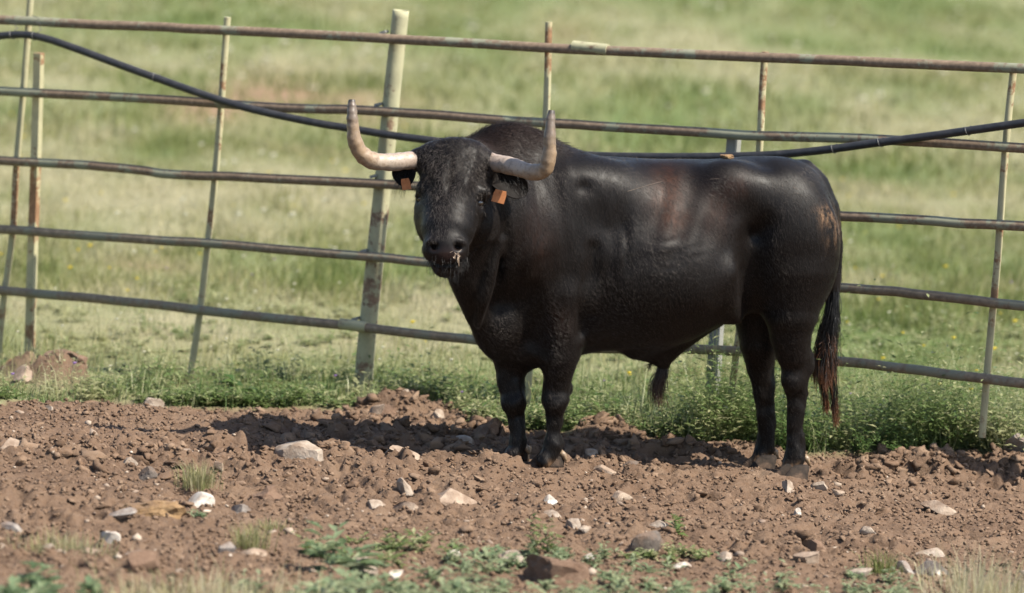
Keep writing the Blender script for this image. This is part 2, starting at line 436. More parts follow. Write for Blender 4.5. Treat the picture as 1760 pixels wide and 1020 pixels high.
# ------------------------------------------------------------------ the bull
def coat_material(name, base, rough, marks=True):
    m, nt, b = new_mat(name)
    n1 = noise_node(nt, 6, 5, 0.65)
    col = ramp(nt, n1, [(0.3, (base[0] * 0.8, base[1] * 0.78, base[2] * 0.76)), (0.7, (base[0] * 1.35, base[1] * 1.2, base[2] * 1.1))])
    if marks:
        at = nt.nodes.new("ShaderNodeAttribute"); at.attribute_name = "marks"
        sp = nt.nodes.new("ShaderNodeSeparateColor"); nt.links.new(at.outputs["Color"], sp.inputs[0])
        nn = noise_node(nt, 38, 6, 0.7, stretch=(1, 1, 0.35))
        def masked(ch, lo, hi):
            mu = nt.nodes.new("ShaderNodeMath"); mu.operation = 'MULTIPLY'
            r = nt.nodes.new("ShaderNodeMapRange"); r.inputs[1].default_value = lo; r.inputs[2].default_value = hi
            nt.links.new(nn, r.inputs[0]); nt.links.new(r.outputs[0], mu.inputs[0]); nt.links.new(sp.outputs[ch], mu.inputs[1])
            return mu.outputs[0]
        col = mixc(nt, masked(0, 0.25, 0.6), col, (0.060, 0.021, 0.009))     # sun-bleached rusty hair
        col = mixc(nt, masked(1, 0.45, 0.62), col, (0.17, 0.10, 0.055))      # dried dung on the rump
        col = mixc(nt, sp.outputs[2], col, (0.017, 0.010, 0.009))            # bare skin of the nose
        dust = noise_node(nt, 55, 2, 0.5)
        speck = ramp(nt, dust, [(0.74, (0, 0, 0)), (0.78, (1, 1, 1))])
        mm = nt.nodes.new("ShaderNodeMath"); mm.operation = 'MULTIPLY'; mm.inputs[1].default_value = 0.25
        nt.links.new(speck, mm.inputs[0])
        col = mixc(nt, mm.outputs[0], col, (0.12, 0.085, 0.06))
    nt.links.new(col, b.inputs["Base Color"])
    rr = ramp(nt, noise_node(nt, 14, 4, 0.6), [(0.3, (rough - 0.06,) * 3), (0.7, (rough + 0.10,) * 3)])
    nt.links.new(rr, b.inputs["Roughness"])
    b.inputs["Specular IOR Level"].default_value = 0.15 if marks else 0.08
    b.inputs["Sheen Weight"].default_value = 0.015
    b.inputs["Sheen Roughness"].default_value = 0.45
    b.inputs["Sheen Tint"].default_value = (1.0, 0.93, 0.9, 1)
    if marks:       # the bare nose is moist
        rm = nt.nodes.new("ShaderNodeMix"); rm.data_type = 'FLOAT'; rm.inputs[3].default_value = 0.22
        nt.links.new(sp.outputs[2], rm.inputs[0]); nt.links.new(rr, rm.inputs[2]); nt.links.new(rm.outputs[0], b.inputs["Roughness"])
    bump(nt, b, noise_node(nt, 170, 3, 0.6, stretch=(0.5, 1, 0.25)), 0.25, 0.003)
    return m

M_coat = coat_material("black_coat", (0.0030, 0.0023, 0.0021), 0.48)

# distance-field body: every muscle is an ellipsoid or a tapered limb blended into one continuous surface
BU = np.array([math.cos(math.radians(13)), math.sin(math.radians(13)), 0.0])     # along the spine, towards the tail
BV = np.array([math.sin(math.radians(13)), -math.cos(math.radians(13)), 0.0])    # out of the flank that faces the camera
CR = np.array([0.99863, 0.00647, 0.05193]); CU = np.array([-0.05234, 0.12343, 0.99097]); CT = np.array([0, -0.99233, 0.12360])  # head axes: across, up, out of the face

STEP = 0.0085
LO = np.array([-1.42, -1.02, -0.05]); HI = np.array([1.0, 0.72, 1.56])
GN = np.ceil((HI - LO) / STEP).astype(int)
GX = [LO[i] + STEP * np.arange(GN[i]) for i in range(3)]
FIELD = np.full(GN, 0.25, np.float32)

def region(lo, hi):
    a = np.clip(np.floor((np.asarray(lo) - LO) / STEP).astype(int), 0, GN - 1)
    b = np.clip(np.ceil((np.asarray(hi) - LO) / STEP).astype(int) + 1, 1, GN)
    sl = tuple(slice(a[i], b[i]) for i in range(3))
    P = np.stack(np.meshgrid(*[GX[i][sl[i]] for i in range(3)], indexing='ij'), -1).astype(np.float32)
    return sl, P

def smin(a, b, k):
    h = np.maximum(k - np.abs(a - b), 0) / k
    return np.minimum(a, b) - h * h * k * 0.25

def blend(sl, d, k, cut=False):
    F0 = FIELD[sl]
    FIELD[sl] = -smin(-F0, d, k) if cut else smin(F0, d, k)

def ell(c, r, axes=None, k=0.05, cut=False):
    c = np.asarray(c, np.float32); r = np.asarray(r, np.float32)
    m = max(r) + k + 0.02
    sl, P = region(c - m, c + m)
    q = P - c
    if axes is not None:
        q = q @ np.asarray(axes, np.float32).T
    k0 = np.sqrt(((q / r) ** 2).sum(-1)); k1 = np.sqrt(((q / (r * r)) ** 2).sum(-1)) + 1e-6
    blend(sl, k0 * (k0 - 1) / k1, k, cut)

def limb(pts, rad, k=0.05, flat=None, cut=False):
    """chain of tapered capsules; flat=(axis, factor) squeezes the section along an axis"""
    pts = np.asarray(pts, np.float32); rad = np.asarray(rad, np.float32)
    m = rad.max() * 1.6 + k + 0.02
    sl, P = region(pts.min(0) - m, pts.max(0) + m)
    d = None
    for a, b, ra, rb in zip(pts[:-1], pts[1:], rad[:-1], rad[1:]):
        ab = b - a
        ra, rb = (r_ * (0.87 if r_ < 0.075 and max(a[2], b[2]) < 0.55 else 1.0) for r_ in (ra, rb))
        t = np.clip(((P - a) @ ab) / (ab @ ab), 0, 1)
        q = P - a - t[..., None] * ab
        if flat is not None:
            ax = np.asarray(flat[0], np.float32)
            comp = q @ ax
            L = np.sqrt(np.maximum((q * q).sum(-1) - comp ** 2, 0) + (comp * flat[1]) ** 2)
        else:
            L = np.sqrt((q * q).sum(-1))
        e = L - (ra + (rb - ra) * t)
        d = e if d is None else np.minimum(d, e)
    blend(sl, d, k, cut)

# trunk: sections measured along the spine (top, bottom, half width, section exponent)
trunk = [
    ((-0.840, -0.194, 1.175), (-0.816, -0.188, 0.699), 0.06),
    ((-0.773, -0.178, 1.322), (-0.734, -0.169, 0.554), 0.145),
    ((-0.664, -0.153, 1.381), (-0.615, -0.142, 0.445), 0.205),
    ((-0.551, -0.127, 1.369), (-0.501, -0.116, 0.428), 0.245),
    ((-0.425, -0.098, 1.353), (-0.378, -0.087, 0.476), 0.275),
    ((-0.262, -0.060, 1.343), (-0.216, -0.050, 0.510), 0.305),
    ((-0.085, -0.020, 1.338), (-0.038, -0.009, 0.503), 0.325),
    ((0.067, 0.015, 1.341), (0.111, 0.026, 0.555), 0.325),
    ((0.193, 0.045, 1.350), (0.235, 0.054, 0.616), 0.295),
    ((0.332, 0.077, 1.361), (0.372, 0.086, 0.676), 0.245),
    ((0.472, 0.109, 1.366), (0.512, 0.118, 0.705), 0.255),
    ((0.590, 0.136, 1.324), (0.624, 0.144, 0.758), 0.205),
    ((0.672, 0.155, 1.232), (0.697, 0.161, 0.837), 0.140),
    ((0.721, 0.166, 1.157), (0.733, 0.169, 0.966), 0.06),
]
tu = np.array([(np.dot(a, BU) + np.dot(b, BU)) / 2 for a, b, w in trunk])
tt = np.array([a[2] for a, b, w in trunk]); tb = np.array([b[2] for a, b, w in trunk]); tw = np.array([w for a, b, w in trunk])
dense = catmull(np.c_[tu, tt, tb, tw], 10)
sl, P = region(LO, HI)
sub = (slice(None, None, 1),) * 3
Uc = P @ BU.astype(np.float32); Vc = P @ BV.astype(np.float32)
zt = np.interp(Uc, dense[:, 0], dense[:, 1]); zb = np.interp(Uc, dense[:, 0], dense[:, 2]); ww = np.interp(Uc, dense[:, 0], dense[:, 3])
zc = zb + (zt - zb) * 0.46
hh = np.where(P[..., 2] > zc, zt - zc, zc - zb)
pw = 2.25
rr_ = (np.abs(Vc / ww) ** pw + np.abs((P[..., 2] - zc) / hh) ** pw) ** (1 / pw)
d = (rr_ - 1) * np.minimum(ww, hh) * 0.9
ends = np.maximum(tu[0] - Uc, Uc - tu[-1])
d = np.maximum(d, ends)
FIELD[:] = np.minimum(0.25, d)
del Uc, Vc, zt, zb, ww, zc, hh, rr_, d, ends, P

A_ = [BU, BV, (0, 0, 1)]
def tilt(deg):          # muscle axes turned in the plane of the flank
    a = math.radians(deg); u = np.array(BU); z = np.array([0, 0, 1.0])
    return [u * math.cos(a) + z * math.sin(a), BV, z * math.cos(a) - u * math.sin(a)]

# neck, hump and withers
limb([(-0.470, -0.129, 1.012), (-0.673, -0.258, 1.078), (-0.836, -0.439, 1.163)], [0.245, 0.225, 0.165], 0.10)
ell((-0.710, -0.225, 1.215), (0.235, 0.165, 0.255), tilt(8), 0.08)
ell((-0.570, -0.162, 1.261), (0.22, 0.13, 0.13), tilt(-12), 0.08)
limb([(-0.727, -0.373, 1.199), (-0.617, -0.368, 0.981), (-0.533, -0.328, 0.781)], [0.13, 0.13, 0.08], 0.08)
ell((-0.685, -0.333, 0.948), (0.13, 0.13, 0.21), tilt(-10), 0.09)
# throat and dewlap
limb([(-0.853, -0.505, 1.033), (-0.857, -0.465, 0.855), (-0.794, -0.368, 0.672), (-0.703, -0.265, 0.518)], [0.115, 0.080, 0.062, 0.05], 0.07, (BU, 1.0))
limb([(-0.721, -0.521, 1.005), (-0.747, -0.516, 0.880), (-0.772, -0.486, 0.751), (-0.796, -0.425, 0.625)], [0.022, 0.026, 0.024, 0.012], 0.03)
ell((-0.680, -0.239, 0.649), (0.13, 0.15, 0.16), tilt(-30), 0.07)
ell((-0.581, -0.196, 0.515), (0.10, 0.13, 0.075), None, 0.05)
# shoulder
ell((-0.452, -0.310, 1.033), (0.15, 0.10, 0.27), tilt(14), 0.06)
ell((-0.375, -0.277, 0.908), (0.14, 0.105, 0.19), tilt(-20), 0.05)
ell((-0.535, -0.247, 0.821), (0.13, 0.11, 0.16), tilt(10), 0.10)
ell((-0.320, -0.238, 1.220), (0.18, 0.10, 0.10), tilt(-10), 0.12)
# near front leg
limb([(-0.445, -0.272, 0.766), (-0.440, -0.281, 0.630), (-0.439, -0.276, 0.516), (-0.440, -0.256, 0.400), (-0.443, -0.246, 0.313), (-0.444, -0.246, 0.247), (-0.448, -0.247, 0.166), (-0.447, -0.247, 0.110), (-0.455, -0.254, 0.071), (-0.478, -0.269, 0.034)],
     [0.130, 0.108, 0.090, 0.071, 0.064, 0.045, 0.039, 0.051, 0.047, 0.046], 0.05)
ell((-0.442, -0.271, 0.301), (0.060, 0.045, 0.050), None, 0.02)
ell((-0.397, -0.225, 0.352), (0.025, 0.03, 0.03), None, 0.02)
ell((-0.375, -0.282, 0.633), (0.045, 0.06, 0.08), tilt(-15), 0.03)
# far front leg
limb([(-0.619, -0.143, 0.665), (-0.638, -0.168, 0.503), (-0.645, -0.180, 0.391), (-0.626, -0.196, 0.280), (-0.611, -0.192, 0.220), (-0.602, -0.201, 0.156), (-0.597, -0.200, 0.110), (-0.601, -0.205, 0.075), (-0.621, -0.220, 0.044)],
     [0.13, 0.104, 0.074, 0.058, 0.042, 0.039, 0.049, 0.045, 0.044], 0.035)
ell((-0.629, -0.217, 0.278), (0.055, 0.043, 0.048), None, 0.02)
# hind quarter
ell((0.526, -0.068, 1.063), (0.205, 0.125, 0.255), tilt(20), 0.05)
ell((0.602, -0.015, 0.980), (0.145, 0.125, 0.24), tilt(6), 0.05)
ell((0.465, -0.062, 0.915), (0.10, 0.085, 0.17), tilt(22), 0.05)
ell((0.286, -0.124, 1.265), (0.12, 0.075, 0.07), tilt(-15), 0.12)
ell((0.540, 0.022, 1.256), (0.14, 0.10, 0.065), tilt(-32), 0.06)
limb([(0.588, 0.136, 1.319), (0.653, 0.151, 1.259), (0.717, 0.165, 1.139), (0.746, 0.172, 0.992), (0.753, 0.174, 0.838), (0.735, 0.170, 0.761)], [0.035, 0.040, 0.034, 0.030, 0.028, 0.024], 0.04)
limb([(0.551, -0.001, 0.874), (0.555, -0.016, 0.711), (0.559, -0.004, 0.608), (0.575, 0.010, 0.523), (0.599, 0.036, 0.439), (0.603, 0.047, 0.335), (0.607, 0.048, 0.194), (0.617, 0.050, 0.110), (0.612, 0.049, 0.058), (0.595, 0.035, -0.002)],
     [0.170, 0.120, 0.091, 0.076, 0.062, 0.051, 0.045, 0.049, 0.050, 0.044], 0.045)
ell((0.644, 0.031, 0.488), (0.026, 0.026, 0.05), tilt(8), 0.035)
ell((0.579, 0.005, 0.412), (0.05, 0.05, 0.06), None, 0.03)
limb([(0.486, 0.276, 0.838), (0.439, 0.235, 0.647), (0.435, 0.224, 0.533), (0.447, 0.247, 0.432), (0.469, 0.252, 0.337), (0.484, 0.255, 0.247), (0.495, 0.258, 0.117), (0.493, 0.257, 0.060), (0.465, 0.241, -0.001)],
     [0.16, 0.118, 0.088, 0.070, 0.057, 0.048, 0.045, 0.051, 0.043], 0.045)
ell((0.476, 0.274, 1.017), (0.21, 0.12, 0.25), tilt(12), 0.06)
# flank fold, belly and sheath
limb([(0.265, -0.216, 0.885), (0.299, -0.157, 0.766), (0.317, -0.081, 0.682)], [0.05, 0.040, 0.018], 0.08)
ell((-0.064, -0.220, 0.868), (0.30, 0.145, 0.20), None, 0.08)
limb([(-0.066, -0.015, 0.551), (0.000, 0.000, 0.499), (0.016, 0.004, 0.443)], [0.095, 0.055, 0.026], 0.07)
limb([(0.221, 0.051, 0.642), (0.111, 0.026, 0.568), (0.013, 0.003, 0.499)], [0.03, 0.04, 0.04], 0.06)
limb([(-0.316, -0.396, 0.975), (-0.319, -0.397, 0.851), (-0.336, -0.375, 0.723), (-0.345, -0.336, 0.617)], [0.012, 0.022, 0.026, 0.022], 0.05, None, True)
limb([(-0.578, -0.441, 0.793), (-0.546, -0.413, 0.666), (-0.530, -0.379, 0.538)], [0.015, 0.026, 0.02], 0.06, None, True)
limb([(0.367, -0.208, 1.015), (0.370, -0.192, 0.888), (0.396, -0.155, 0.733)], [0.030, 0.050, 0.050], 0.10, None, True)
ell((-0.330, -0.317, 0.791), (0.06, 0.05, 0.09), tilt(-15), 0.03)
# head
HX = [CR, CU, CT]
def hx(deg):            # axes tipped so that the nose leads
    a = math.radians(deg)
    return [CR, CU * math.cos(a) + CT * math.sin(a), CT * math.cos(a) - CU * math.sin(a)]
limb([(-0.877, -0.359, 1.227), (-0.889, -0.516, 1.267)], [0.18, 0.155], 0.06)
ell((-0.920, -0.599, 1.327), (0.150, 0.108, 0.125), hx(-12), 0.03)
ell((-0.922, -0.603, 1.377), (0.128, 0.055, 0.09), hx(0), 0.04)
limb([(-0.923, -0.637, 1.265), (-0.928, -0.712, 1.150), (-0.935, -0.776, 1.076), (-0.939, -0.824, 1.016), (-0.939, -0.848, 0.984)], [0.138, 0.127, 0.112, 0.092, 0.072], 0.04)
ell((-0.823, -0.606, 1.108), (0.085, 0.125, 0.10), hx(-25), 0.05)
ell((-1.018, -0.626, 1.107), (0.065, 0.125, 0.10), hx(-25), 0.05)
ell((-0.941, -0.857, 0.990), (0.090, 0.054, 0.060), hx(-20), 0.035)
ell((-0.932, -0.816, 0.920), (0.058, 0.040, 0.060), hx(-20), 0.025)
for bx, by, s in (((-1.037, -0.697, 1.228), 0, -1), ((-0.803, -0.702, 1.224), 0, 1)):
    ell(bx, (0.040, 0.030, 0.048), hx(-15), 0.025)
limb([(-1.026, -0.606, 1.349), (-1.076, -0.617, 1.343)], [0.058, 0.047], 0.03)
limb([(-0.816, -0.607, 1.343), (-0.774, -0.617, 1.342)], [0.058, 0.046], 0.03)
ell((-1.062, -0.692, 1.185), (0.018, 0.015, 0.030), hx(0), 0.012, True)
limb([(-1.074, -0.681, 1.193), (-1.060, -0.695, 1.204), (-1.038, -0.706, 1.197)], [0.007] * 3, 0.010)
ell((-0.811, -0.719, 1.184), (0.027, 0.018, 0.036), hx(0), 0.012, True)
limb([(-0.840, -0.725, 1.190), (-0.814, -0.728, 1.206), (-0.782, -0.708, 1.192)], [0.0095] * 3, 0.007)
limb([(-0.837, -0.727, 1.171), (-0.812, -0.728, 1.163), (-0.784, -0.711, 1.172)], [0.007] * 3, 0.008)
ell((-0.813, -0.708, 1.136), (0.030, 0.014, 0.030), hx(-20), 0.02)
ell((-0.987, -0.908, 1.013), (0.017, 0.015, 0.034), hx(0), 0.012, True)
ell((-0.889, -0.907, 1.018), (0.017, 0.015, 0.034), hx(0), 0.012, True)
ell((-0.993, -0.890, 1.030), (0.026, 0.011, 0.022), hx(-30), 0.015)
ell((-0.885, -0.889, 1.035), (0.026, 0.011, 0.022), hx(-30), 0.015)
limb([(-1.024, -0.838, 0.947), (-0.979, -0.884, 0.940), (-0.931, -0.894, 0.939), (-0.878, -0.883, 0.945), (-0.842, -0.826, 0.963)], [0.011] * 5, 0.012, None, True)

# skin folds and small unevenness straight in the field
sl, P = region(LO, HI)
near = np.abs(FIELD) < 0.035
pp = P[near].astype(np.float64)
u_ = pp @ BU; v_ = pp @ BV; z_ = pp[:, 2]
dsp = (noise3(pp * 7, 1) - 0.5) * 0.010
def patch(c, r):
    q = (pp - np.array(c)) / np.array(r)
    return np.exp(-(q * q).sum(-1))
wr = noise3(np.c_[u_ * 30 + z_ * 5, v_ * 10, z_ * 5], 4) - 0.5
dsp += wr * 0.018 * (patch((-0.623, -0.400, 1.084), (0.20, 0.3, 0.28)) + 0.7 * patch((-0.739, -0.458, 0.960), (0.10, 0.3, 0.2)))
wr2 = np.abs(noise3(np.c_[u_ * 26 - z_ * 3, v_ * 8, z_ * 6], 6) - 0.5)
dsp += wr2 * 0.036 * patch((-0.198, -0.354, 1.001), (0.07, 0.4, 0.20))
wr3 = np.abs(noise3(np.c_[u_ * 7, v_ * 5, z_ * 26 - u_ * 4], 8) - 0.5)
dsp += wr3 * 0.036 * patch((0.005, -0.307, 0.944), (0.12, 0.4, 0.08))
rib = np.sin(u_ * 52 - z_ * 18) * 0.0035 * patch((0.023, -0.303, 1.057), (0.22, 0.4, 0.16))
dsp += rib
dsp -= 0.012 * patch((-0.374, -0.343, 1.235), (0.035, 0.3, 0.03)) + 0.020 * patch((0.419, -0.170, 1.101), (0.05, 0.3, 0.05)) + 0.020 * patch((0.376, -0.190, 1.051), (0.045, 0.3, 0.04))
legs = sstep(0.52, 0.30, z_)
dsp += (noise3(np.c_[pp[:, 0] * 34, pp[:, 1] * 34, z_ * 22], 9) - 0.5) * 0.012 * legs + (noise3(np.c_[pp[:, 0] * 62, pp[:, 1] * 62, z_ * 34], 19) - 0.5) * 0.008 * legs
crease = patch((-0.933, -0.733, 1.298), (0.010, 0.3, 0.055)) + 0.6 * patch((-0.945, -0.759, 1.256), (0.012, 0.3, 0.03))
dsp -= 0.016 * crease
dsp += 0.012 * (patch((-0.873, -0.737, 1.272), (0.028, 0.3, 0.035)) + patch((-0.983, -0.736, 1.276), (0.028, 0.3, 0.035)))
face = patch((-0.925, -0.709, 1.333), (0.16, 0.25, 0.14))
dsp += (noise3(pp * np.array([60, 40, 24]), 10) - 0.5) * 0.014 * face
tmp = FIELD[near]; tmp -= dsp.astype(np.float32); FIELD[near] = tmp
del P, near, pp

def surface_nets(F):
    n = F.shape
    ins = F < 0
    cnt = np.zeros([s - 1 for s in n], np.uint8)
    corners = [(i, j, k) for i in (0, 1) for j in (0, 1) for k in (0, 1)]
    for i, j, k in corners:
        cnt += ins[i:n[0] - 1 + i, j:n[1] - 1 + j, k:n[2] - 1 + k]
    act = np.argwhere((cnt > 0) & (cnt < 8))
    idx = np.full(cnt.shape, -1, np.int32)
    idx[tuple(act.T)] = np.arange(len(act))
    cv = {c: F[act[:, 0] + c[0], act[:, 1] + c[1], act[:, 2] + c[2]] for c in corners}
    s = np.zeros((len(act), 3)); m = np.zeros(len(act))
    for a in corners:
        for ax in range(3):
            if a[ax] == 0:
                b = list(a); b[ax] = 1; b = tuple(b)
                cross = (cv[a] < 0) != (cv[b] < 0)
                t = cv[a] / np.where(cross, cv[a] - cv[b], 1)
                p = np.tile(np.array(a, float), (len(act), 1)); p[:, ax] = t
                s += p * cross[:, None]; m += cross
    verts = act + s / m[:, None]
    quads = []
    for ax in range(3):
        o1, o2 = [(1, 2), (2, 0), (0, 1)][ax]
        a = [slice(None)] * 3; b = [slice(None)] * 3
        a[ax] = slice(0, n[ax] - 1); b[ax] = slice(1, n[ax])
        ia, ib = ins[tuple(a)], ins[tuple(b)]
        e = np.argwhere(ia != ib)
        e = e[(e[:, o1] > 0) & (e[:, o2] > 0) & (e[:, o1] < n[o1] - 1) & (e[:, o2] < n[o2] - 1)]
        flip = ~ia[tuple(e.T)]
        def at(d1, d2):
            q = e.copy(); q[:, o1] -= d1; q[:, o2] -= d2
            return idx[tuple(q.T)]
        q = np.stack([at(1, 1), at(0, 1), at(0, 0), at(1, 0)], 1)
        q[flip] = q[flip][:, ::-1]
        quads.append(q)
    return verts, np.vstack(quads)

bv_, bf_ = surface_nets(FIELD)
bv_ = LO + bv_ * STEP
del FIELD
# keep the largest connected surface and relax it slightly
for it in range(2):
    acc = np.zeros_like(bv_); num = np.zeros(len(bv_))
    for a, b in ((0, 1), (1, 2), (2, 3), (3, 0)):
        np.add.at(acc, bf_[:, a], bv_[bf_[:, b]]); np.add.at(num, bf_[:, a], 1)
        np.add.at(acc, bf_[:, b], bv_[bf_[:, a]]); np.add.at(num, bf_[:, b], 1)
    bv_ = bv_ * 0.55 + 0.45 * acc / num[:, None]

def gauss(p, c, r):
    q = (p - np.array(c)) / np.array(r)
    return np.exp(-(q * q).sum(-1))
marks = np.zeros((len(bv_), 3))
marks[:, 0] = np.clip(0.62 * gauss(bv_, (-0.015, -0.291, 1.216), (0.075, 0.3, 0.11)) + 0.45 * gauss(bv_, (0.033, -0.300, 1.112), (0.05, 0.3, 0.06))
                      + 0.30 * gauss(bv_, (0.199, -0.241, 1.147), (0.06, 0.3, 0.10)) + 0.30 * gauss(bv_, (0.286, -0.139, 1.259), (0.05, 0.3, 0.05))
                      + 0.16 * gauss(bv_, (-0.559, -0.416, 1.039), (0.08, 0.3, 0.16)) + 0.30 * gauss(bv_, (-0.740, -0.222, 1.420), (0.2, 0.3, 0.06))
                      + 0.22 * gauss(bv_, (-0.452, -0.310, 0.671), (0.05, 0.3, 0.07)), 0, 1)
marks[:, 1] = np.clip(1.3 * gauss(bv_, (0.676, 0.002, 1.144), (0.045, 0.3, 0.035)) + 0.7 * gauss(bv_, (0.715, 0.062, 1.066), (0.04, 0.3, 0.05)), 0, 1)
marks[:, 1] += 0.75 * sstep(0.065, 0.01, bv_[:, 2]) + 0.0
marks[:, 1] = np.clip(marks[:, 1], 0, 1)
marks[:, 2] = gauss(bv_, (-0.937, -0.914, 0.980), (0.055, 0.06, 0.030))

bull = empty("bull", (0, 0, 0), "black fighting bull with upswept pale horns standing side-on before the rusty fence", "bull")
body = mesh_obj("body", bv_, bf_, M_coat, bull, attrs={"marks": marks})
body["label"] = "black glossy body with rust-brown patches and dried dung on the rump"

# horns
def horn_material():
    m, nt, b = new_mat("horn_keratin")
    t = attr(nt, "along")
    n = noise_node(nt, 30, 5, 0.65)
    ad = nt.nodes.new("ShaderNodeMath"); ad.operation = 'MULTIPLY_ADD'; ad.inputs[1].default_value = 0.35
    nt.links.new(n, ad.inputs[0]); nt.links.new(t, ad.inputs[2])
    c = ramp(nt, ad.outputs[0], [(0.12, (0.24, 0.175, 0.14)), (0.45, (0.25, 0.20, 0.155)), (0.68, (0.20, 0.135, 0.078)), (0.88, (0.17, 0.12, 0.075)), (1.0, (0.10, 0.075, 0.055))])
    st = noise_node(nt, 60, 4, 0.7)
    c = mixc(nt, ramp(nt, st, [(0.50, (0, 0, 0)), (0.70, (0.7, 0.7, 0.7))]), c, (0.085, 0.052, 0.034))
    tip = ramp(nt, t, [(0.955, (0, 0, 0)), (0.975, (0.9, 0.9, 0.9))])
    c = mixc(nt, tip, c, (0.035, 0.028, 0.022))
    nt.links.new(c, b.inputs["Base Color"])
    b.inputs["Roughness"].default_value = 0.48
    h = bump(nt, b, noise_node(nt, 90, 4, 0.6), 0.25, 0.004)
    return m
M_horn = horn_material()
def horn(pts, rad):
    p = catmull(pts, 12); n = len(p)
    t = np.linspace(0, 1, n)
    r = np.interp(t, np.linspace(0, 1, len(rad)), rad)
    r = r * (1 + 0.03 * np.sin(t * 34) * (t < 0.9) + 0.018 * np.sin(t * 97 + 1)) 
    v, f = tube(p, r, 20)
    along = np.repeat(t, 20)
    v = v + (noise3(v * 60, 3) - 0.5)[:, None] * 0.004
    o = mesh_obj("horn", v, f, M_horn, bull, attrs={"along": along})
    return o
horn([(-1.050, -0.597, 1.340), (-1.112, -0.648, 1.339), (-1.187, -0.709, 1.334), (-1.259, -0.758, 1.339), (-1.315, -0.794, 1.376), (-1.341, -0.807, 1.434), (-1.351, -0.809, 1.501), (-1.357, -0.802, 1.554), (-1.360, -0.793, 1.591)],
     [0.039, 0.038, 0.0365, 0.036, 0.034, 0.029, 0.0245, 0.020, 0.0135])
horn([(-0.801, -0.596, 1.346), (-0.742, -0.647, 1.346), (-0.669, -0.718, 1.340), (-0.600, -0.770, 1.329), (-0.548, -0.808, 1.345), (-0.532, -0.821, 1.405), (-0.533, -0.822, 1.473), (-0.534, -0.814, 1.540), (-0.532, -0.803, 1.592)],
     [0.040, 0.038, 0.036, 0.034, 0.033, 0.029, 0.026, 0.021, 0.0135])

# ears with their orange tags, eyes
M_ear = coat_material("ear_hide", (0.005, 0.004, 0.0036), 0.6, False)
M_tag, nt, b = new_mat("orange_plastic")
nt.links.new(ramp(nt, noise_node(nt, 45, 4, 0.6), [(0.3, (0.26, 0.095, 0.035)), (0.7, (0.40, 0.16, 0.062))]), b.inputs["Base Color"])
b.inputs["Roughness"].default_value = 0.5
def ear(base, tip, mid_w, face, droop):
    base = np.array(base); tip = np.array(tip); ax = tip - base; L = np.linalg.norm(ax); ax /= L
    face = np.array(face, float); face -= ax * (face @ ax); face /= np.linalg.norm(face)
    side = np.cross(face, ax)
    V, Fq = [], []
    nl, ns = 12, 13
    for layer in (0, 1):
        for i in range(nl):
            t = i / (nl - 1)
            w = mid_w * (0.35 + 0.65 * math.sin(math.pi * min(1, 0.18 + t * 0.62))) * (1 - max(0, t - 0.7) ** 2 * 9.5) ** 0.5 if t < 0.999 else mid_w * 0.16
            for j in range(ns):
                s = j / (ns - 1) * 2 - 1
                cup = (0.9 * (1 - t) + 0.25) * w * (s * s) * 0.9
                p = base + ax * (L * t) + side * (w * s) + face * (cup - (0.008 if layer else 0) * (1 - s * s) - 0.002 * layer) + np.array([0, 0, -droop * t * t])
                V.append(p)
    for layer in (0, 1):
        o = layer * nl * ns
        for i in range(nl - 1):
            for j in range(ns - 1):
                q = (o + i * ns + j, o + i * ns + j + 1, o + (i + 1) * ns + j + 1, o + (i + 1) * ns + j)
                Fq.append(q if layer == 0 else q[::-1])
    k = nl * ns
    rim = [i * ns for i in range(nl)] + [(nl - 1) * ns + j for j in range(1, ns)] + [i * ns + ns - 1 for i in range(nl - 2, -1, -1)]
    for a, b2 in zip(rim[:-1], rim[1:]):
        Fq.append((a, b2, b2 + k, a + k))
    e = mesh_obj("ear", V, Fq, M_ear, bull)
    n = 160
    t = RNG.uniform(0.15, 1.0, n); s = RNG.uniform(-1, 1, n)
    w = mid_w * np.sin(np.pi * np.minimum(1, 0.18 + t * 0.62))
    root = base + ax * (L * t)[:, None] + side * (w * s * 0.9)[:, None] + face * (0.3 * w * s * s)[:, None] - np.array([0, 0, 1]) * (droop * t * t)[:, None]
    dirn = ax * 0.7 + side * s[:, None] * 0.5 + face * 0.3 + np.array([0, 0, -0.7]) + RNG.normal(0, 0.3, (n, 3))
    ln = RNG.uniform(0.015, 0.035, n)[:, None]
    hair_obj("ear_hair", np.stack([root, root + dirn * ln * 0.5, root + dirn * ln - np.array([0, 0, .3]) * ln], 1), 0.0005, 0.0002, M_hair, e)
    return e
def ear_tag(e, c, w, h, yaw, roll):
    bm = bmesh.new()
    o = [(-.42, .5), (.42, .5), (.5, .2), (.5, -.5), (-.5, -.5), (-.5, .2)]
    lo = [bm.verts.new((x * w, -0.0015, z * h)) for x, z in o]; hi = [bm.verts.new((x * w, 0.0015, z * h + 0.0)) for x, z in o]
    bm.faces.new(lo); bm.faces.new(hi[::-1])
    for i in range(6):
        bm.faces.new((lo[i], hi[i], hi[(i + 1) % 6], lo[(i + 1) % 6]))
    bmesh.ops.create_cone(bm, cap_ends=True, segments=12, radius1=0.004, radius2=0.004, depth=0.008, matrix=Matrix.Translation((0, -0.003, h * 0.36)) @ Matrix.Rotation(math.pi / 2, 4, 'X'))
    me = bpy.data.meshes.new("ear_tag"); bm.to_mesh(me); bm.free(); me.materials.append(M_tag)
    t = bpy.data.objects.new("ear_tag", me); link(t, e)
    t.location = c; t.rotation_euler = (math.radians(8), math.radians(roll), math.radians(yaw))
    t["label"] = "orange plastic ear tag"

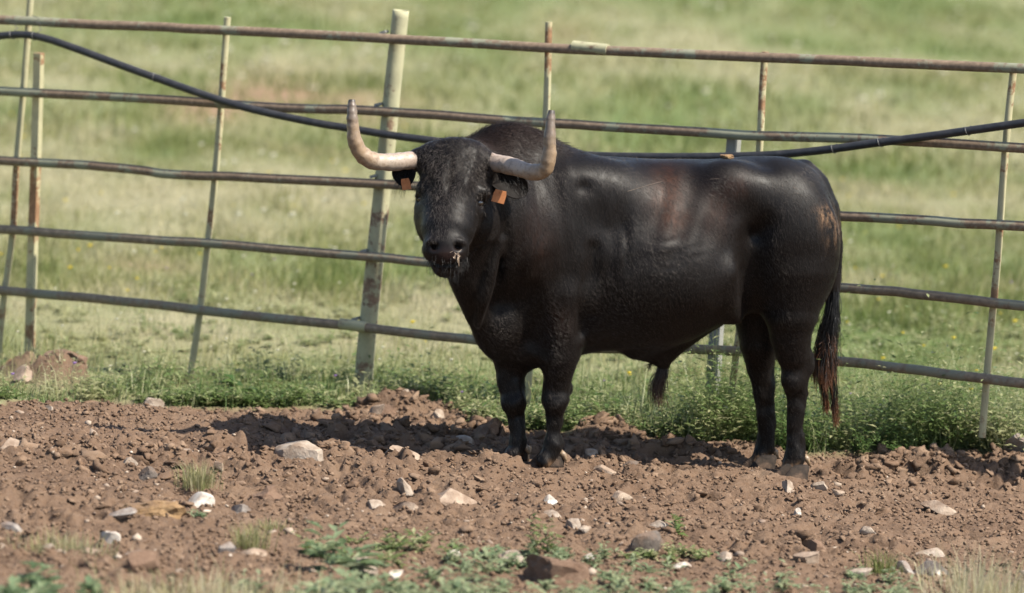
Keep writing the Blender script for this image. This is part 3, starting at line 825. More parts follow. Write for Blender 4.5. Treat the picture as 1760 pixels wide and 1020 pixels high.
def hair_material(name, c0, c1, rough=0.4, start=0.0):
    m, nt, b = new_mat(name)
    hi = nt.nodes.new("ShaderNodeHairInfo")
    mr = nt.nodes.new("ShaderNodeMapRange"); mr.inputs[1].default_value = start
    nt.links.new(hi.outputs["Intercept"], mr.inputs[0])
    nt.links.new(mixc(nt, mr.outputs[0], c0, c1), b.inputs["Base Color"])
    b.inputs["Specular IOR Level"].default_value = 0.36
    b.inputs["Roughness"].default_value = rough
    return m
M_hair = hair_material("dark_hair", (0.0026, 0.0021, 0.0019), (0.0055, 0.0038, 0.0031), 0.36)
M_coathair = hair_material("coat_hair", (0.0048, 0.0034, 0.0028), (0.0125, 0.0074, 0.0053), 0.42)
M_coathair.node_tree.nodes["Principled BSDF"].inputs["Specular Tint"].default_value = (1.0, 0.90, 0.83, 1)
M_coathair.node_tree.nodes["Principled BSDF"].inputs["Specular IOR Level"].default_value = 0.60
M_mane = hair_material("brown_black_hair", (0.007, 0.005, 0.0045), (0.045, 0.027, 0.020), 0.5)
M_tail = hair_material("tail_hair", (0.005, 0.004, 0.0035), (0.12, 0.045, 0.016), 0.4, 0.8)
M_sheath = hair_material("sheath_hair", (0.010, 0.007, 0.006), (0.050, 0.025, 0.014))

e1 = ear((-1.107, -0.571, 1.305), (-1.152, -0.591, 1.229), 0.052, CT * 1.0 + np.array([-0.3, 0, 0]), 0.0)
ear_tag(e1, (-1.122, -0.640, 1.238), 0.040, 0.048, -20, -12)
e2 = ear((-0.765, -0.553, 1.289), (-0.613, -0.580, 1.236), 0.060, CT * 1.0 + np.array([0.1, 0, 0.1]), 0.015)
ear_tag(e2, (-0.730, -0.654, 1.208), 0.056, 0.054, 14, 12)
M_eye, nt, b = new_mat("dark_eye"); b.inputs["Coat Weight"].default_value = 1.0; b.inputs["Coat Roughness"].default_value = 0.02
b.inputs["Base Color"].default_value = (0.012, 0.008, 0.006, 1); b.inputs["Roughness"].default_value = 0.08
for c in ((-1.052, -0.675, 1.184), (-0.813, -0.711, 1.183)):
    bm = bmesh.new(); bmesh.ops.create_uvsphere(bm, u_segments=20, v_segments=12, radius=0.0205)
    for f in bm.faces: f.smooth = True
    me = bpy.data.meshes.new("eye"); bm.to_mesh(me); bm.free(); me.materials.append(M_eye)
    o = bpy.data.objects.new("eye", me); o.location = c; link(o, bull)

# hooves: two claws each, dusty
M_hoof, nt, b = new_mat("hoof_horn")
c = ramp(nt, noise_node(nt, 18, 5, 0.65), [(0.32, (0.012, 0.010, 0.009)), (0.52, (0.030, 0.022, 0.017)), (0.68, (0.085, 0.056, 0.039))])
nt.links.new(c, b.inputs["Base Color"]); b.inputs["Roughness"].default_value = 0.9; b.inputs["Specular IOR Level"].default_value = 0.15
bump(nt, b, noise_node(nt, 50, 5, 0.7), 0.5, 0.008)
def hoof(x, y, z, yaw, s=1.0):
    V, Fq = [], []
    for side in (-1, 1):
        o = len(V); n = 16
        for lev, (zz, sc, back) in enumerate(((0.0, 1.0, 0.0), (0.018, 0.99, 0.002), (0.045, 0.86, 0.012), (0.075, 0.70, 0.026), (0.085, 0.5, 0.03))):
            for i in range(n):
                a = 2 * math.pi * i / n
                ex = math.cos(a); ey = math.sin(a)
                px = (0.066 if ex > 0 else 0.052) * ex * (1 if ex < 0 else abs(ex) ** 0.15) * sc - back
                py = 0.030 * ey * sc * (1 - 0.25 * max(0, ex)) + side * (0.031 - 0.004 * lev * 0.5)
                V.append((px * s * 1.12, py * s * 1.12, zz * s * 0.82))
        for l in range(4):
            for i in range(n):
                j = (i + 1) % n
                Fq.append((o + l * n + i, o + l * n + j, o + (l + 1) * n + j, o + (l + 1) * n + i))
        Fq.append(tuple(o + i for i in range(n))[::-1]); Fq.append(tuple(o + 4 * n + i for i in range(n)))
    h = mesh_obj("hoof", V, Fq, M_hoof, bull)
    h.location = (x - 0.006, y - 0.01, z - 0.010); h.rotation_euler = (0, 0, math.radians(yaw))
for (p, yaw, s) in (((-0.457, -0.198, 0.018), 205, 1.0), ((-0.601, -0.106, 0.024), 200, 0.95), ((0.602, 0.000, -0.024), 215, 1.05), ((0.475, 0.228, -0.019), 205, 1.0)):
    hoof(p[0], p[1], p[2], yaw, s)
# dewclaws behind the fetlocks
for c in ((-0.385, -0.232, 0.063), (-0.543, -0.187, 0.076), (0.680, 0.065, 0.054), (0.553, 0.271, 0.046)):
    v, f = tube([np.array(c) + np.array([-0.03, 0, 0.012]), np.array(c) + np.array([-0.012, 0, 0.0]), np.array(c) + np.array([0.0, -0.004, -0.024])], [0.016, 0.014, 0.004], 10)
    mesh_obj("dewclaw", v, f, M_horn, bull, attrs={"along": np.full(len(v), 0.6)})

# hair: tail switch, sheath tuft, hump and forehead
def strands_from(path_pts, n, spread0, spread1, k=7, waves=0.01, cut=(0.75, 1.0)):
    p = catmull(path_pts, 8)
    t = np.linspace(0, 1, len(p))
    out = []
    lock = RNG.normal(0, 1, (9, 3))
    for i in range(n):
        e = RNG.uniform(*cut)
        tq = np.linspace(RNG.uniform(0, 0.25), e, k)
        q = np.stack([np.interp(tq, t, p[:, a]) for a in range(3)], 1)
        l = lock[RNG.integers(9)] * 0.75 + RNG.normal(0, 0.4, 3)
        l[2] *= 0.3
        sp = spread0 + (spread1 - spread0) * np.linspace(0, 1, k) ** 0.8
        q += l * sp[:, None]
        q += np.sin(np.linspace(0, 5, k) + RNG.uniform(0, 6))[:, None] * RNG.normal(0, waves, 3) * np.linspace(0, 1, k)[:, None]
        out.append(q)
    return np.array(out)
tail = tube_obj("tail", catmull([(0.742, 0.151, 0.866), (0.743, 0.151, 0.777), (0.736, 0.149, 0.674), (0.730, 0.148, 0.559)], 6), [0.030] * 6 + [0.026] * 6 + [0.02] * 7, M_ear, bull)
S = [strands_from([(0.745, 0.151, 0.828), (0.747, 0.131, 0.690), (0.734, 0.128, 0.561), (0.732, 0.128, 0.433), (0.738, 0.129, 0.330)], 900, 0.015, 0.023, waves=0.022, cut=(0.45, 0.92)),
     strands_from([(0.738, 0.150, 0.687), (0.747, 0.152, 0.533), (0.761, 0.155, 0.405), (0.779, 0.159, 0.277), (0.795, 0.163, 0.187)], 160, 0.016, 0.007),
     strands_from([(0.728, 0.147, 0.687), (0.710, 0.143, 0.558), (0.713, 0.144, 0.430), (0.736, 0.149, 0.302), (0.744, 0.151, 0.245)], 160, 0.016, 0.007),
     strands_from([(0.717, 0.145, 0.686), (0.694, 0.140, 0.558), (0.680, 0.136, 0.455), (0.680, 0.136, 0.378)], 120, 0.012, 0.010)]
hair_obj("tail_hair", np.vstack(S), 0.0009, 0.0005, M_tail, tail)
S = [strands_from([(0.011, 0.002, 0.489), (0.010, 0.002, 0.413), (-0.009, -0.002, 0.336), (0.004, 0.001, 0.249)], 330, 0.012, 0.026, cut=(0.6, 1.0)),
     strands_from([(-0.024, -0.006, 0.483), (-0.038, -0.009, 0.447), (-0.049, -0.011, 0.416)], 40, 0.006, 0.008)]
hair_obj("sheath_hair", np.vstack(S), 0.0007, 0.0004, M_sheath, bull)

me = body.data
nrm = np.empty(len(me.vertices) * 3, np.float32); me.vertices.foreach_get("normal", nrm); nrm = nrm.reshape(-1, 3)
def tufts(name, weight, n, length, lean, mat, lift=0.35, rad=(0.0006, 0.0002), jitter=0.35, swirl=0.0):
    p = weight / weight.sum()
    i = RNG.choice(len(bv_), n, p=p)
    r = bv_[i] + RNG.normal(0, 0.0035, (n, 3)); nn = nrm[i]
    ln = np.tile(np.asarray(lean, float), (n, 1))
    if swirl:       # the lie of the coat changes slowly over the body
        ln = ln + swirl * (np.stack([noise3(r * 3.1, 41 + k) for k in range(3)], 1) - 0.5) + 0.5 * swirl * (np.stack([noise3(r * 9.0, 51 + k) for k in range(3)], 1) - 0.5)
    d = ln - nn * (nn * ln).sum(1)[:, None]
    d /= np.linalg.norm(d, axis=1)[:, None] + 0.2
    d = d + RNG.normal(0, jitter, (n, 3))
    L = RNG.uniform(*length, n)[:, None]
    r = r - nn * 0.003
    return hair_obj(name, np.stack([r, r + (nn * lift + d * 0.5) * L * 0.6, r + (nn * lift * 1.1 + d) * L - np.array([0, 0, .12]) * L], 1), rad[0], rad[1], mat, body)
w = gauss(bv_, (-0.729, -0.220, 1.433), (0.20, 0.2, 0.11)) * (bv_[:, 2] > 1.18)
tufts("hump_hair", w ** 1.2, 12000, (0.012, 0.038), BU * 0.9 + np.array([0, -0.5, -0.3]), M_mane, 0.32, jitter=0.25)
w = gauss(bv_, (-0.921, -0.689, 1.331), (0.17, 0.16, 0.12)) * np.clip(nrm @ CT + 0.35, 0, 1)
tufts("forehead_hair", w, 7000, (0.008, 0.022), np.array([0.1, -0.3, -0.9]), M_coathair, 0.22, jitter=0.45, swirl=1.6)
w = gauss(bv_, (-0.927, -0.839, 0.933), (0.10, 0.16, 0.04))
tufts("chin_hair", w, 350, (0.012, 0.035), np.array([0, -0.4, -0.8]), M_hair, 0.7)
w = (np.clip(nrm @ BV, 0, 1) + 0.25) * np.where(bv_[:, 2] < 0.42, 0.6, 1.0) * ((bv_[:, 2] > 0.055) & (gauss(bv_, (-0.937, -0.914, 0.980), (0.08, 0.1, 0.06)) < 0.3))
tufts("coat_hair", w, 420000, (0.008, 0.015), BU * 0.55 + np.array([0, 0, -0.85]), M_coathair, 0.035, (0.00032, 0.00014), 0.08, 1.0)

# feed stuck to the wet muzzle
M_straw, nt, b = new_mat("chewed_feed")
b.inputs["Base Color"].default_value = (0.42, 0.31, 0.22, 1); b.inputs["Roughness"].default_value = 0.3
c0 = np.array((-0.899, -0.924, 0.985))
S = []
for i in range(13):
    r = c0 + CR * RNG.normal(0, 0.012) + CU * RNG.normal(0, 0.007) + CT * 0.004
    dd = CR * RNG.normal(0, 1) + CU * RNG.normal(-0.3, 1) + CT * 0.3
    dd /= np.linalg.norm(dd); L = RNG.uniform(0.006, 0.018)
    S.append([r, r + dd * L * 0.5, r + dd * L])
for i in range(2):
    r = c0 + CR * (0.012 + 0.004 * i) + CT * 0.004
    S.append([r, r - CU * 0.02 + CT * 0.002, r - CU * (0.035 + 0.012 * i)])
hair_obj("feed_crumbs", np.array(S), 0.0012, 0.0006, M_straw, bull)

# bits of straw and a pale scratch on the flank
S = []
def on_flank(c):
    q = (bv_ - np.array(c)); q = q - np.outer(q @ -CT, -CT)
    w_ = (q ** 2).sum(1) + 10 * ((nrm @ BV) < 0.1)
    return bv_[np.argmin(w_)]
for a, b2 in (((-0.188, -0.351, 1.226), (-0.108, -0.333, 1.258)), ((-0.108, -0.333, 1.258), (-0.037, -0.316, 1.277)), ((0.160, -0.271, 1.291), (0.199, -0.262, 1.297)), ((0.524, -0.084, 1.256), (0.545, -0.079, 1.247)), ((0.468, -0.097, 1.264), (0.483, -0.094, 1.255)), ((0.536, -0.082, 1.229), (0.549, -0.079, 1.224))):
    p0, p1 = on_flank(a), on_flank(b2)
    S.append([p0 + CT * 0.004, (p0 + p1) / 2 + CT * 0.006, p1 + CT * 0.004])
M_bit, nt, b = new_mat("dull_straw")
b.inputs["Base Color"].default_value = (0.15, 0.11, 0.08, 1); b.inputs["Roughness"].default_value = 0.7
hair_obj("straw_bits", np.array(S), 0.0007, 0.0004, M_bit, bull)

# ------------------------------------------------------------------ fence of welded tube rails
FN = np.array([-0.42, -0.9075, 0.0])          # out of the fence, towards the bull
def paint_metal(name, rust, paint, edge, level, seed=0.0):
    m, nt, b = new_mat(name)
    n1 = noise_node(nt, 3.2 + seed, 6, 0.72, stretch=(1, 1, 1)); n2 = noise_node(nt, 38, 5, 0.7)
    ad = nt.nodes.new("ShaderNodeMath"); ad.operation = 'MULTIPLY_ADD'; ad.inputs[1].default_value = 0.28
    nt.links.new(n2, ad.inputs[0]); nt.links.new(n1, ad.inputs[2])
    rc = ramp(nt, n2, [(0.3, [v * 0.6 for v in rust]), (0.55, rust), (0.8, [min(1, v * 1.7) for v in rust])])
    pc = ramp(nt, noise_node(nt, 11, 5, 0.65), [(0.3, [v * 0.8 for v in paint]), (0.6, paint), (0.8, edge)])
    f = ramp(nt, ad.outputs[0], [(level - 0.03, (0, 0, 0)), (level + 0.03, (1, 1, 1))])
    nt.links.new(mixc(nt, f, rc, pc), b.inputs["Base Color"])
    b.inputs["Roughness"].default_value = 0.75; b.inputs["Specular IOR Level"].default_value = 0.3
    bump(nt, b, ad.outputs[0], 0.5, 0.006)
    return m
M_rail = paint_metal("rusty_rail", (0.155, 0.110, 0.074), (0.18, 0.18, 0.125), (0.20, 0.185, 0.14), 0.70)
M_lowrail = paint_metal("weathered_rail", (0.165, 0.128, 0.088), (0.155, 0.150, 0.108), (0.16, 0.145, 0.115), 0.68, 0.4)
M_rod = paint_metal("peeling_rod", (0.20, 0.11, 0.055), (0.31, 0.285, 0.17), (0.38, 0.32, 0.19), 0.60)
M_post = paint_metal("flaking_green_post", (0.17, 0.11, 0.07), (0.29, 0.275, 0.17), (0.36, 0.31, 0.185), 0.57)
M_angle = paint_metal("grey_angle_iron", (0.14, 0.09, 0.065), (0.20, 0.20, 0.18), (0.24, 0.23, 0.20), 0.50)

fence = empty("fence", ((-1.292, 1.798, 0.021)), "rusty horizontal tube fence with peeling green paint behind the bull", "fence")
FO = np.array((-1.292, 1.798, 0.021))
def fpart(name, path, rad, mat, sides=14):
    return tube_obj(name, np.asarray(path) - FO, rad, mat, fence, sides)
rails = [
    ([(-3.706, 2.915, 1.585), (-3.221, 2.690, 1.599), (-2.628, 2.416, 1.623), (-2.050, 2.148, 1.646), (-1.235, 1.771, 1.673), (-0.554, 1.456, 1.690), (0.391, 1.018, 1.731), (0.900, 0.783, 1.751), (1.545, 0.484, 1.776), (1.933, 0.305, 1.789)], M_rail),
    ([(-3.692, 2.908, 1.235), (-3.207, 2.684, 1.253), (-2.467, 2.341, 1.283), (-1.919, 2.088, 1.296), (-1.468, 1.879, 1.320), (-1.025, 1.674, 1.334), (-0.536, 1.447, 1.344), (-0.110, 1.250, 1.359), (0.412, 1.009, 1.376), (0.921, 0.773, 1.408), (1.567, 0.474, 1.428), (1.955, 0.295, 1.442)], M_rail),
    ([(-3.679, 2.902, 0.890), (-3.193, 2.677, 0.911), (-2.746, 2.470, 0.934), (-2.496, 2.355, 0.936), (-2.335, 2.280, 0.929), (-2.075, 2.160, 0.946), (-1.452, 1.871, 0.980), (-1.118, 1.717, 0.994), (-0.357, 1.365, 1.015), (0.790, 0.834, 1.048), (1.193, 0.647, 1.066), (1.588, 0.464, 1.081), (1.977, 0.284, 1.095)], M_rail),
    ([(-3.666, 2.896, 0.555), (-3.179, 2.671, 0.574), (-2.584, 2.395, 0.599), (-2.003, 2.126, 0.620), (-1.323, 1.812, 0.636), (-1.045, 1.683, 0.641), (-0.339, 1.356, 0.676), (0.809, 0.825, 0.726), (1.213, 0.638, 0.731), (1.610, 0.454, 0.730), (2.000, 0.273, 0.735)], M_lowrail),
    ([(-3.655, 2.891, 0.260), (-3.167, 2.665, 0.276), (-2.570, 2.389, 0.290), (-1.987, 2.119, 0.290), (-1.418, 1.856, 0.296), (-0.862, 1.599, 0.298), (-0.320, 1.347, 0.317), (0.286, 1.067, 0.379), (0.854, 0.804, 0.392), (1.234, 0.628, 0.389), (1.632, 0.444, 0.386), (2.023, 0.263, 0.387)], M_lowrail)]
FD = np.array([0.9075, -0.42, 0.0])
for path, m in rails:
    a, b2 = np.array(path[0]), np.array(path[-1])          # the rails run on past both edges of the picture
    path = [tuple(a - FD * 2.2 + (a - np.array(path[1])) * [0, 0, 1] * 1.5)] + list(path) + [tuple(b2 + FD * 1.8 + (b2 - np.array(path[-2])) * [0, 0, 1] * 1.5)]
    p = catmull(path, 14)
    p[:, 2] += (noise2(np.linspace(0, 40, len(p)), np.full(len(p), path[0][2] * 9), 2) - 0.5) * 0.006
    s = fpart("rail", p, 0.0225, m, 16)
    # welded sleeve joints
for c, d in (((-1.461, 1.876, 0.302), (-1.334, 1.817, 0.300)), ((-0.434, 1.401, 1.708), (-0.275, 1.327, 1.705))):
    fpart("rail_sleeve", [c, d], 0.0268, M_post, 16)
back = -0.042
rods = [
    [tuple(np.array((-3.071, 2.667, 1.765)) - FD * 1.1), tuple(np.array((-3.174, 2.715, -0.139)) - FD * 1.1)],
    [tuple(np.array((1.506, 0.549, 1.761)) + FD * 1.1), tuple(np.array((1.474, 0.563, 0.117)) + FD * 1.1)],
    [(-3.071, 2.667, 1.765), (-3.080, 2.671, 1.537), (-3.092, 2.677, 1.251), (-3.113, 2.687, 0.877), (-3.118, 2.689, 0.561), (-3.152, 2.705, 0.211), (-3.174, 2.715, -0.139)],
    [(-2.081, 2.209, 1.704), (-2.088, 2.212, 1.480), (-2.097, 2.217, 1.172), (-2.110, 2.223, 0.891), (-2.129, 2.231, 0.607), (-2.154, 2.243, 0.265), (-2.194, 2.261, -0.094)],
    [(-0.552, 1.501, 1.808), (-0.543, 1.497, 1.534), (-0.541, 1.496, 1.344), (-0.540, 1.496, 1.019), (-0.546, 1.498, 0.610), (-0.560, 1.505, 0.006)],
    [(0.431, 1.046, 1.754), (0.429, 1.047, 1.567), (0.431, 1.046, 1.302), (0.416, 1.053, 0.875), (0.385, 1.067, 0.416), (0.363, 1.078, 0.078)],
    [(1.506, 0.549, 1.761), (1.497, 0.553, 1.559), (1.492, 0.555, 1.274), (1.491, 0.556, 0.936), (1.483, 0.559, 0.621), (1.477, 0.562, 0.359), (1.474, 0.563, 0.117)]]
for path in rods:
    fpart("upright_rod", catmull(path, 8), 0.0165, M_rod, 12)
path = [(-1.246, 1.851, 1.803), (-1.266, 1.860, 1.467), (-1.284, 1.869, 1.108), (-1.308, 1.880, 0.690), (-1.331, 1.891, 0.243), (-1.342, 1.895, -0.066)]
pth = catmull(path, 10)
v, f = tube(pth - FO, np.linspace(0.0385, 0.045, len(pth)), 22)
post = mesh_obj("round_post", v, f[:-2], M_post, fence)
post.data.set_sharp_from_angle(angle=math.radians(50))
sol = post.modifiers.new("wall", 'SOLIDIFY'); sol.thickness = 0.005
post["label"] = "thick round leaning post with flaking pale green paint"
for c in ((-1.320, 1.849, 1.696), (-1.329, 1.853, 1.355), (-1.334, 1.856, 1.015), (-1.362, 1.868, 0.658), (-1.388, 1.880, 0.330)):   # welded lugs
    bm = bmesh.new(); bmesh.ops.create_cube(bm, size=1)
    bmesh.ops.scale(bm, vec=(0.034, 0.045, 0.014), verts=bm.verts)
    bmesh.ops.bevel(bm, geom=bm.edges[:], offset=0.003, segments=2, affect='EDGES')
    me = bpy.data.meshes.new("lug"); bm.to_mesh(me); bm.free(); me.materials.append(M_angle)
    o = bpy.data.objects.new("lug", me); link(o, fence); o.location = np.array(c) - FO; o.rotation_euler = (0, math.radians(-18), math.radians(-20))

def box_post(name, path, w, rot, mat, wall=None):
    """square tube (or angle iron when wall is given) along a path, turned about its own axis"""
    path = np.asarray(path) - FO; t = path[-1] - path[0]; t /= np.linalg.norm(t)
    a = np.cross(t, [0, 1, 0]); a /= np.linalg.norm(a); bb = np.cross(t, a)
    r = math.radians(rot)
    e1 = a * math.cos(r) + bb * math.sin(r); e2 = -a * math.sin(r) + bb * math.cos(r)
    h = w / 2
    if wall is None:
        sec = [(-h, -h), (h, -h), (h, h), (-h, h)]
    else:
        sec = [(-h, -h), (h, -h), (h, -h + wall), (-h + wall, -h + wall), (-h + wall, h), (-h, h)]
    V = [q + e1 * x + e2 * y for q in path for x, y in sec]; k = len(sec); Fc = []
    for i in range(len(path) - 1):
        for j in range(k):
            Fc.append((i * k + j, i * k + (j + 1) % k, (i + 1) * k + (j + 1) % k, (i + 1) * k + j))
    Fc.append(tuple(range(k))[::-1]); Fc.append(tuple((len(path) - 1) * k + j for j in range(k)))
    o = mesh_obj(name, V, Fc, mat, fence, smooth=False)
    md = o.modifiers.new("edge", 'BEVEL'); md.width = 0.003; md.segments = 2
    return o
o = box_post("square_post", [(-3.023, 2.678, 1.451), (-3.017, 2.675, 0.941), (-3.015, 2.675, 0.395), (-3.009, 2.672, -0.124)], 0.041, 22, M_rod)
o = box_post("angle_post", [(0.318, 1.135, 1.354), (0.306, 1.140, 0.913), (0.289, 1.148, 0.481), (0.287, 1.149, 0.009)], 0.050, 38, M_angle)

# black water hose looped along the fence
M_hose, nt, b = new_mat("black_polythene")
nt.links.new(ramp(nt, noise_node(nt, 26, 5, 0.7), [(0.4, (0.009, 0.009, 0.011)), (0.75, (0.030, 0.028, 0.028))]), b.inputs["Base Color"])
b.inputs["Roughness"].default_value = 0.55
hose_path = catmull([tuple(np.array((-3.691, 2.853, 1.418)) - FD * 1.6 - np.array([0, 0, 0.25])), (-3.692, 2.853, 1.429), (-3.390, 2.714, 1.489), (-3.211, 2.631, 1.527), (-3.086, 2.573, 1.543), (-2.973, 2.520, 1.533), (-2.823, 2.451, 1.498), (-2.467, 2.287, 1.405), (-2.030, 2.084, 1.301), (-1.687, 1.925, 1.255), (-1.462, 1.821, 1.238), (-1.238, 1.718, 1.223), (-1.045, 1.628, 1.217), (-0.772, 1.502, 1.207),
                     (-0.369, 1.315, 1.216), (0.027, 1.132, 1.246), (0.414, 0.953, 1.289), (0.668, 0.835, 1.334), (0.918, 0.720, 1.392), (1.165, 0.605, 1.449), (1.409, 0.492, 1.508), (1.650, 0.381, 1.566), (1.936, 0.248, 1.629), tuple(np.array((1.936, 0.248, 1.629)) + FD * 1.4 + np.array([0, 0, 0.06]))], 10)
hose = empty("hose", tuple(hose_path[30]), "black plastic water hose sagging along the fence behind the bull", "hose")
HO = hose_path[30]
tube_obj("pipe", hose_path - HO, 0.0185, M_hose, hose, 16)
M_wire, nt, b = new_mat("grey_wire")
b.inputs["Base Color"].default_value = (0.075, 0.072, 0.068, 1); b.inputs["Roughness"].default_value = 0.5
def tie(i, extra=0.0, thick=0.0016):
    c = hose_path[i]; t = hose_path[i + 1] - hose_path[i - 1]; t /= np.linalg.norm(t)
    a = np.array([0, 0, 1.0]); a -= t * (a @ t); a /= np.linalg.norm(a); bb = np.cross(t, a)
    th = np.linspace(0, 2 * math.pi * 1.05, 20)
    pts = [c + (a * math.cos(x) + bb * math.sin(x)) * 0.021 + t * 0.004 * x for x in th]
    if extra:
        pts += [c + a * (0.021 + extra * k / 6) + bb * (-0.02 + 0.006 * math.sin(k * 2)) + t * (0.04 - 0.012 * k * (0.5 if k % 2 else 1)) for k in range(1, 7)]
    tube_obj("wire_tie", np.array(pts) - HO, thick, M_wire, hose, 6)
for px_, ex in ((44, 0.075), (71, 0.0), (173, 0.0), (181, 0.0), (196, 0.0), (34, 0.06)):
    tie(px_, ex)

# ------------------------------------------------------------------ vegetation
def leaf_material(name, stops, rough=0.55, transl=0.35):
    m, nt, b = new_mat(name)
    c = ramp(nt, attr(nt, "tint"), stops)
    nt.links.new(c, b.inputs["Base Color"])
    b.inputs["Roughness"].default_value = rough; b.inputs["Specular IOR Level"].default_value = 0.3
    tr = nt.nodes.new("ShaderNodeBsdfTranslucent"); nt.links.new(c, tr.inputs[0])
    mx = nt.nodes.new("ShaderNodeMixShader"); mx.inputs[0].default_value = transl
    nt.links.new(b.outputs[0], mx.inputs[1]); nt.links.new(tr.outputs[0], mx.inputs[2])
    nt.links.new(mx.outputs[0], nt.nodes["Material Output"].inputs[0])
    return m
M_grass = leaf_material("meadow_blade", [(0.0, (0.095, 0.132, 0.030)), (0.35, (0.170, 0.185, 0.060)), (0.6, (0.255, 0.240, 0.108)), (0.8, (0.33, 0.30, 0.165)), (1.0, (0.42, 0.38, 0.25))], 0.6, 0.45)
M_weed = leaf_material("weed_leaf", [(0.0, (0.045, 0.085, 0.022)), (0.4, (0.090, 0.140, 0.042)), (0.75, (0.15, 0.19, 0.070)), (1.0, (0.30, 0.30, 0.16))], 0.38, 0.42)
M_greyleaf = leaf_material("grey_green_leaf", [(0.0, (0.075, 0.115, 0.055)), (0.5, (0.135, 0.185, 0.095)), (1.0, (0.24, 0.26, 0.15))], 0.5, 0.4)
M_flower = leaf_material("meadow_flower", [(0.0, (0.48, 0.46, 0.36)), (0.6, (0.50, 0.47, 0.32)), (0.7, (0.62, 0.48, 0.05)), (0.88, (0.60, 0.44, 0.04)), (0.92, (0.22, 0.13, 0.30)), (1.0, (0.25, 0.15, 0.36))], 0.7, 0.3)

def blades(base, height, lean, width, tint, segs=2):
    """bent grass blades: arrays of base points, heights, horizontal lean vectors, widths; returns verts, tris, tint"""
    n = len(base); a = RNG.uniform(0, math.pi, n)
    side = np.stack([np.cos(a), np.sin(a), np.zeros(n)], 1) * width[:, None] * 0.5
    lean3 = np.c_[lean, np.zeros(n)]
    up = np.array([0, 0, 1.0])
    if segs == 1:
        tip = base + up * height[:, None] + lean3
        V = np.stack([base - side, base + side, tip], 1)
        T = np.array([[0, 1, 2]]); k = 3
    else:
        mid = base + up * (height * 0.62)[:, None] + lean3 * 0.32
        tip = base + up * (height * np.clip(1 - 0.25 * np.linalg.norm(lean, axis=1) / height, 0.45, 1))[:, None] + lean3
        V = np.stack([base - side, base + side, mid - side * 0.75, mid + side * 0.75, tip], 1)
        T = np.array([[0, 1, 3], [0, 3, 2], [2, 3, 4]]); k = 5
    F_ = (T[None] + (np.arange(n) * k)[:, None, None]).reshape(-1, 3)
    return V.reshape(-1, 3), F_, np.repeat(tint, k)

class Bag:
    def __init__(s): s.v, s.f, s.t, s.n = [], [], [], 0
    def add(s, v, f, t):
        s.v.append(v); s.f.append(f + s.n); s.t.append(t); s.n += len(v)
    def obj(s, name, mat, parent=None, loc=None, smooth=False):
        v = np.vstack(s.v)
        if loc is not None: v = v - np.array(loc)
        return mesh_obj(name, v, np.vstack(s.f), mat, parent, smooth=smooth, loc=loc, attrs={"tint": np.clip(np.concatenate(s.t), 0, 1)})

def tussocks(xy, per, h, spread, width, tint, segs=2, jt=0.12):
    n = len(xy); N_ = n * per
    c = np.repeat(xy, per, 0) + RNG.normal(0, spread, (N_, 2))
    z = hgt(c[:, 0], c[:, 1]) - 0.01
    hh_ = np.repeat(h, per) * RNG.uniform(0.45, 1.15, N_)
    ang = RNG.uniform(0, 6.283, N_); r = np.abs(RNG.normal(0.35, 0.42, N_)) * hh_
    lean = np.c_[np.cos(ang) * r + 0.06 * hh_, np.sin(ang) * r]
    return blades(np.c_[c, z], hh_, lean, RNG.uniform(0.7, 1.3, N_) * width, np.repeat(tint, per) + RNG.normal(0, jt, N_), segs)

# meadow: near band in full detail, thinner and coarser with distance
g = Bag()
def meadow(n, y0, y1, per, hmin, hmax, spread, width, segs, xw):
    y = y0 + (y1 - y0) * RNG.random(n) ** 1.15
    half = xw * (20 + y) / 22
    x = RNG.uniform(-1, 1, n) * half - 0.35
    keep = (y > edge_y(x) + 0.22 + 0.3 * RNG.random(n)) & (RNG.random(n) > 0.9 * bare(x, y))
    x, y = x[keep], y[keep]
    t = meadow_tint(x, y)
    h = RNG.uniform(hmin, hmax, len(x)) * (0.45 + 1.1 * noise2(x * 2.2, y * 1.0, 70)) * (1.15 - 0.35 * t)
    g.add(*tussocks(np.c_[x, y], per, h, spread, width, 0.18 + 0.72 * t + 0.5 * (noise2(x * 3.2, y * 1.3, 77) - 0.5) + RNG.normal(0, 0.10, len(x)), segs))
meadow(7200, 0.8, 6.0, 8, 0.03, 0.10, 0.05, 0.0042, 2, 4.4)
meadow(12500, 5.0, 14.0, 7, 0.04, 0.12, 0.08, 0.010, 1, 4.4)
meadow(16000, 13.0, 48.0, 6, 0.05, 0.14, 0.14, 0.022, 1, 4.6)
meadow(2500, 1.0, 20.0, 3, 0.12, 0.26, 0.05, 0.0035, 2, 3.0)
tag(g.obj("meadow_grass", M_grass), "green and straw coloured meadow grass beyond the fence", kind="stuff")

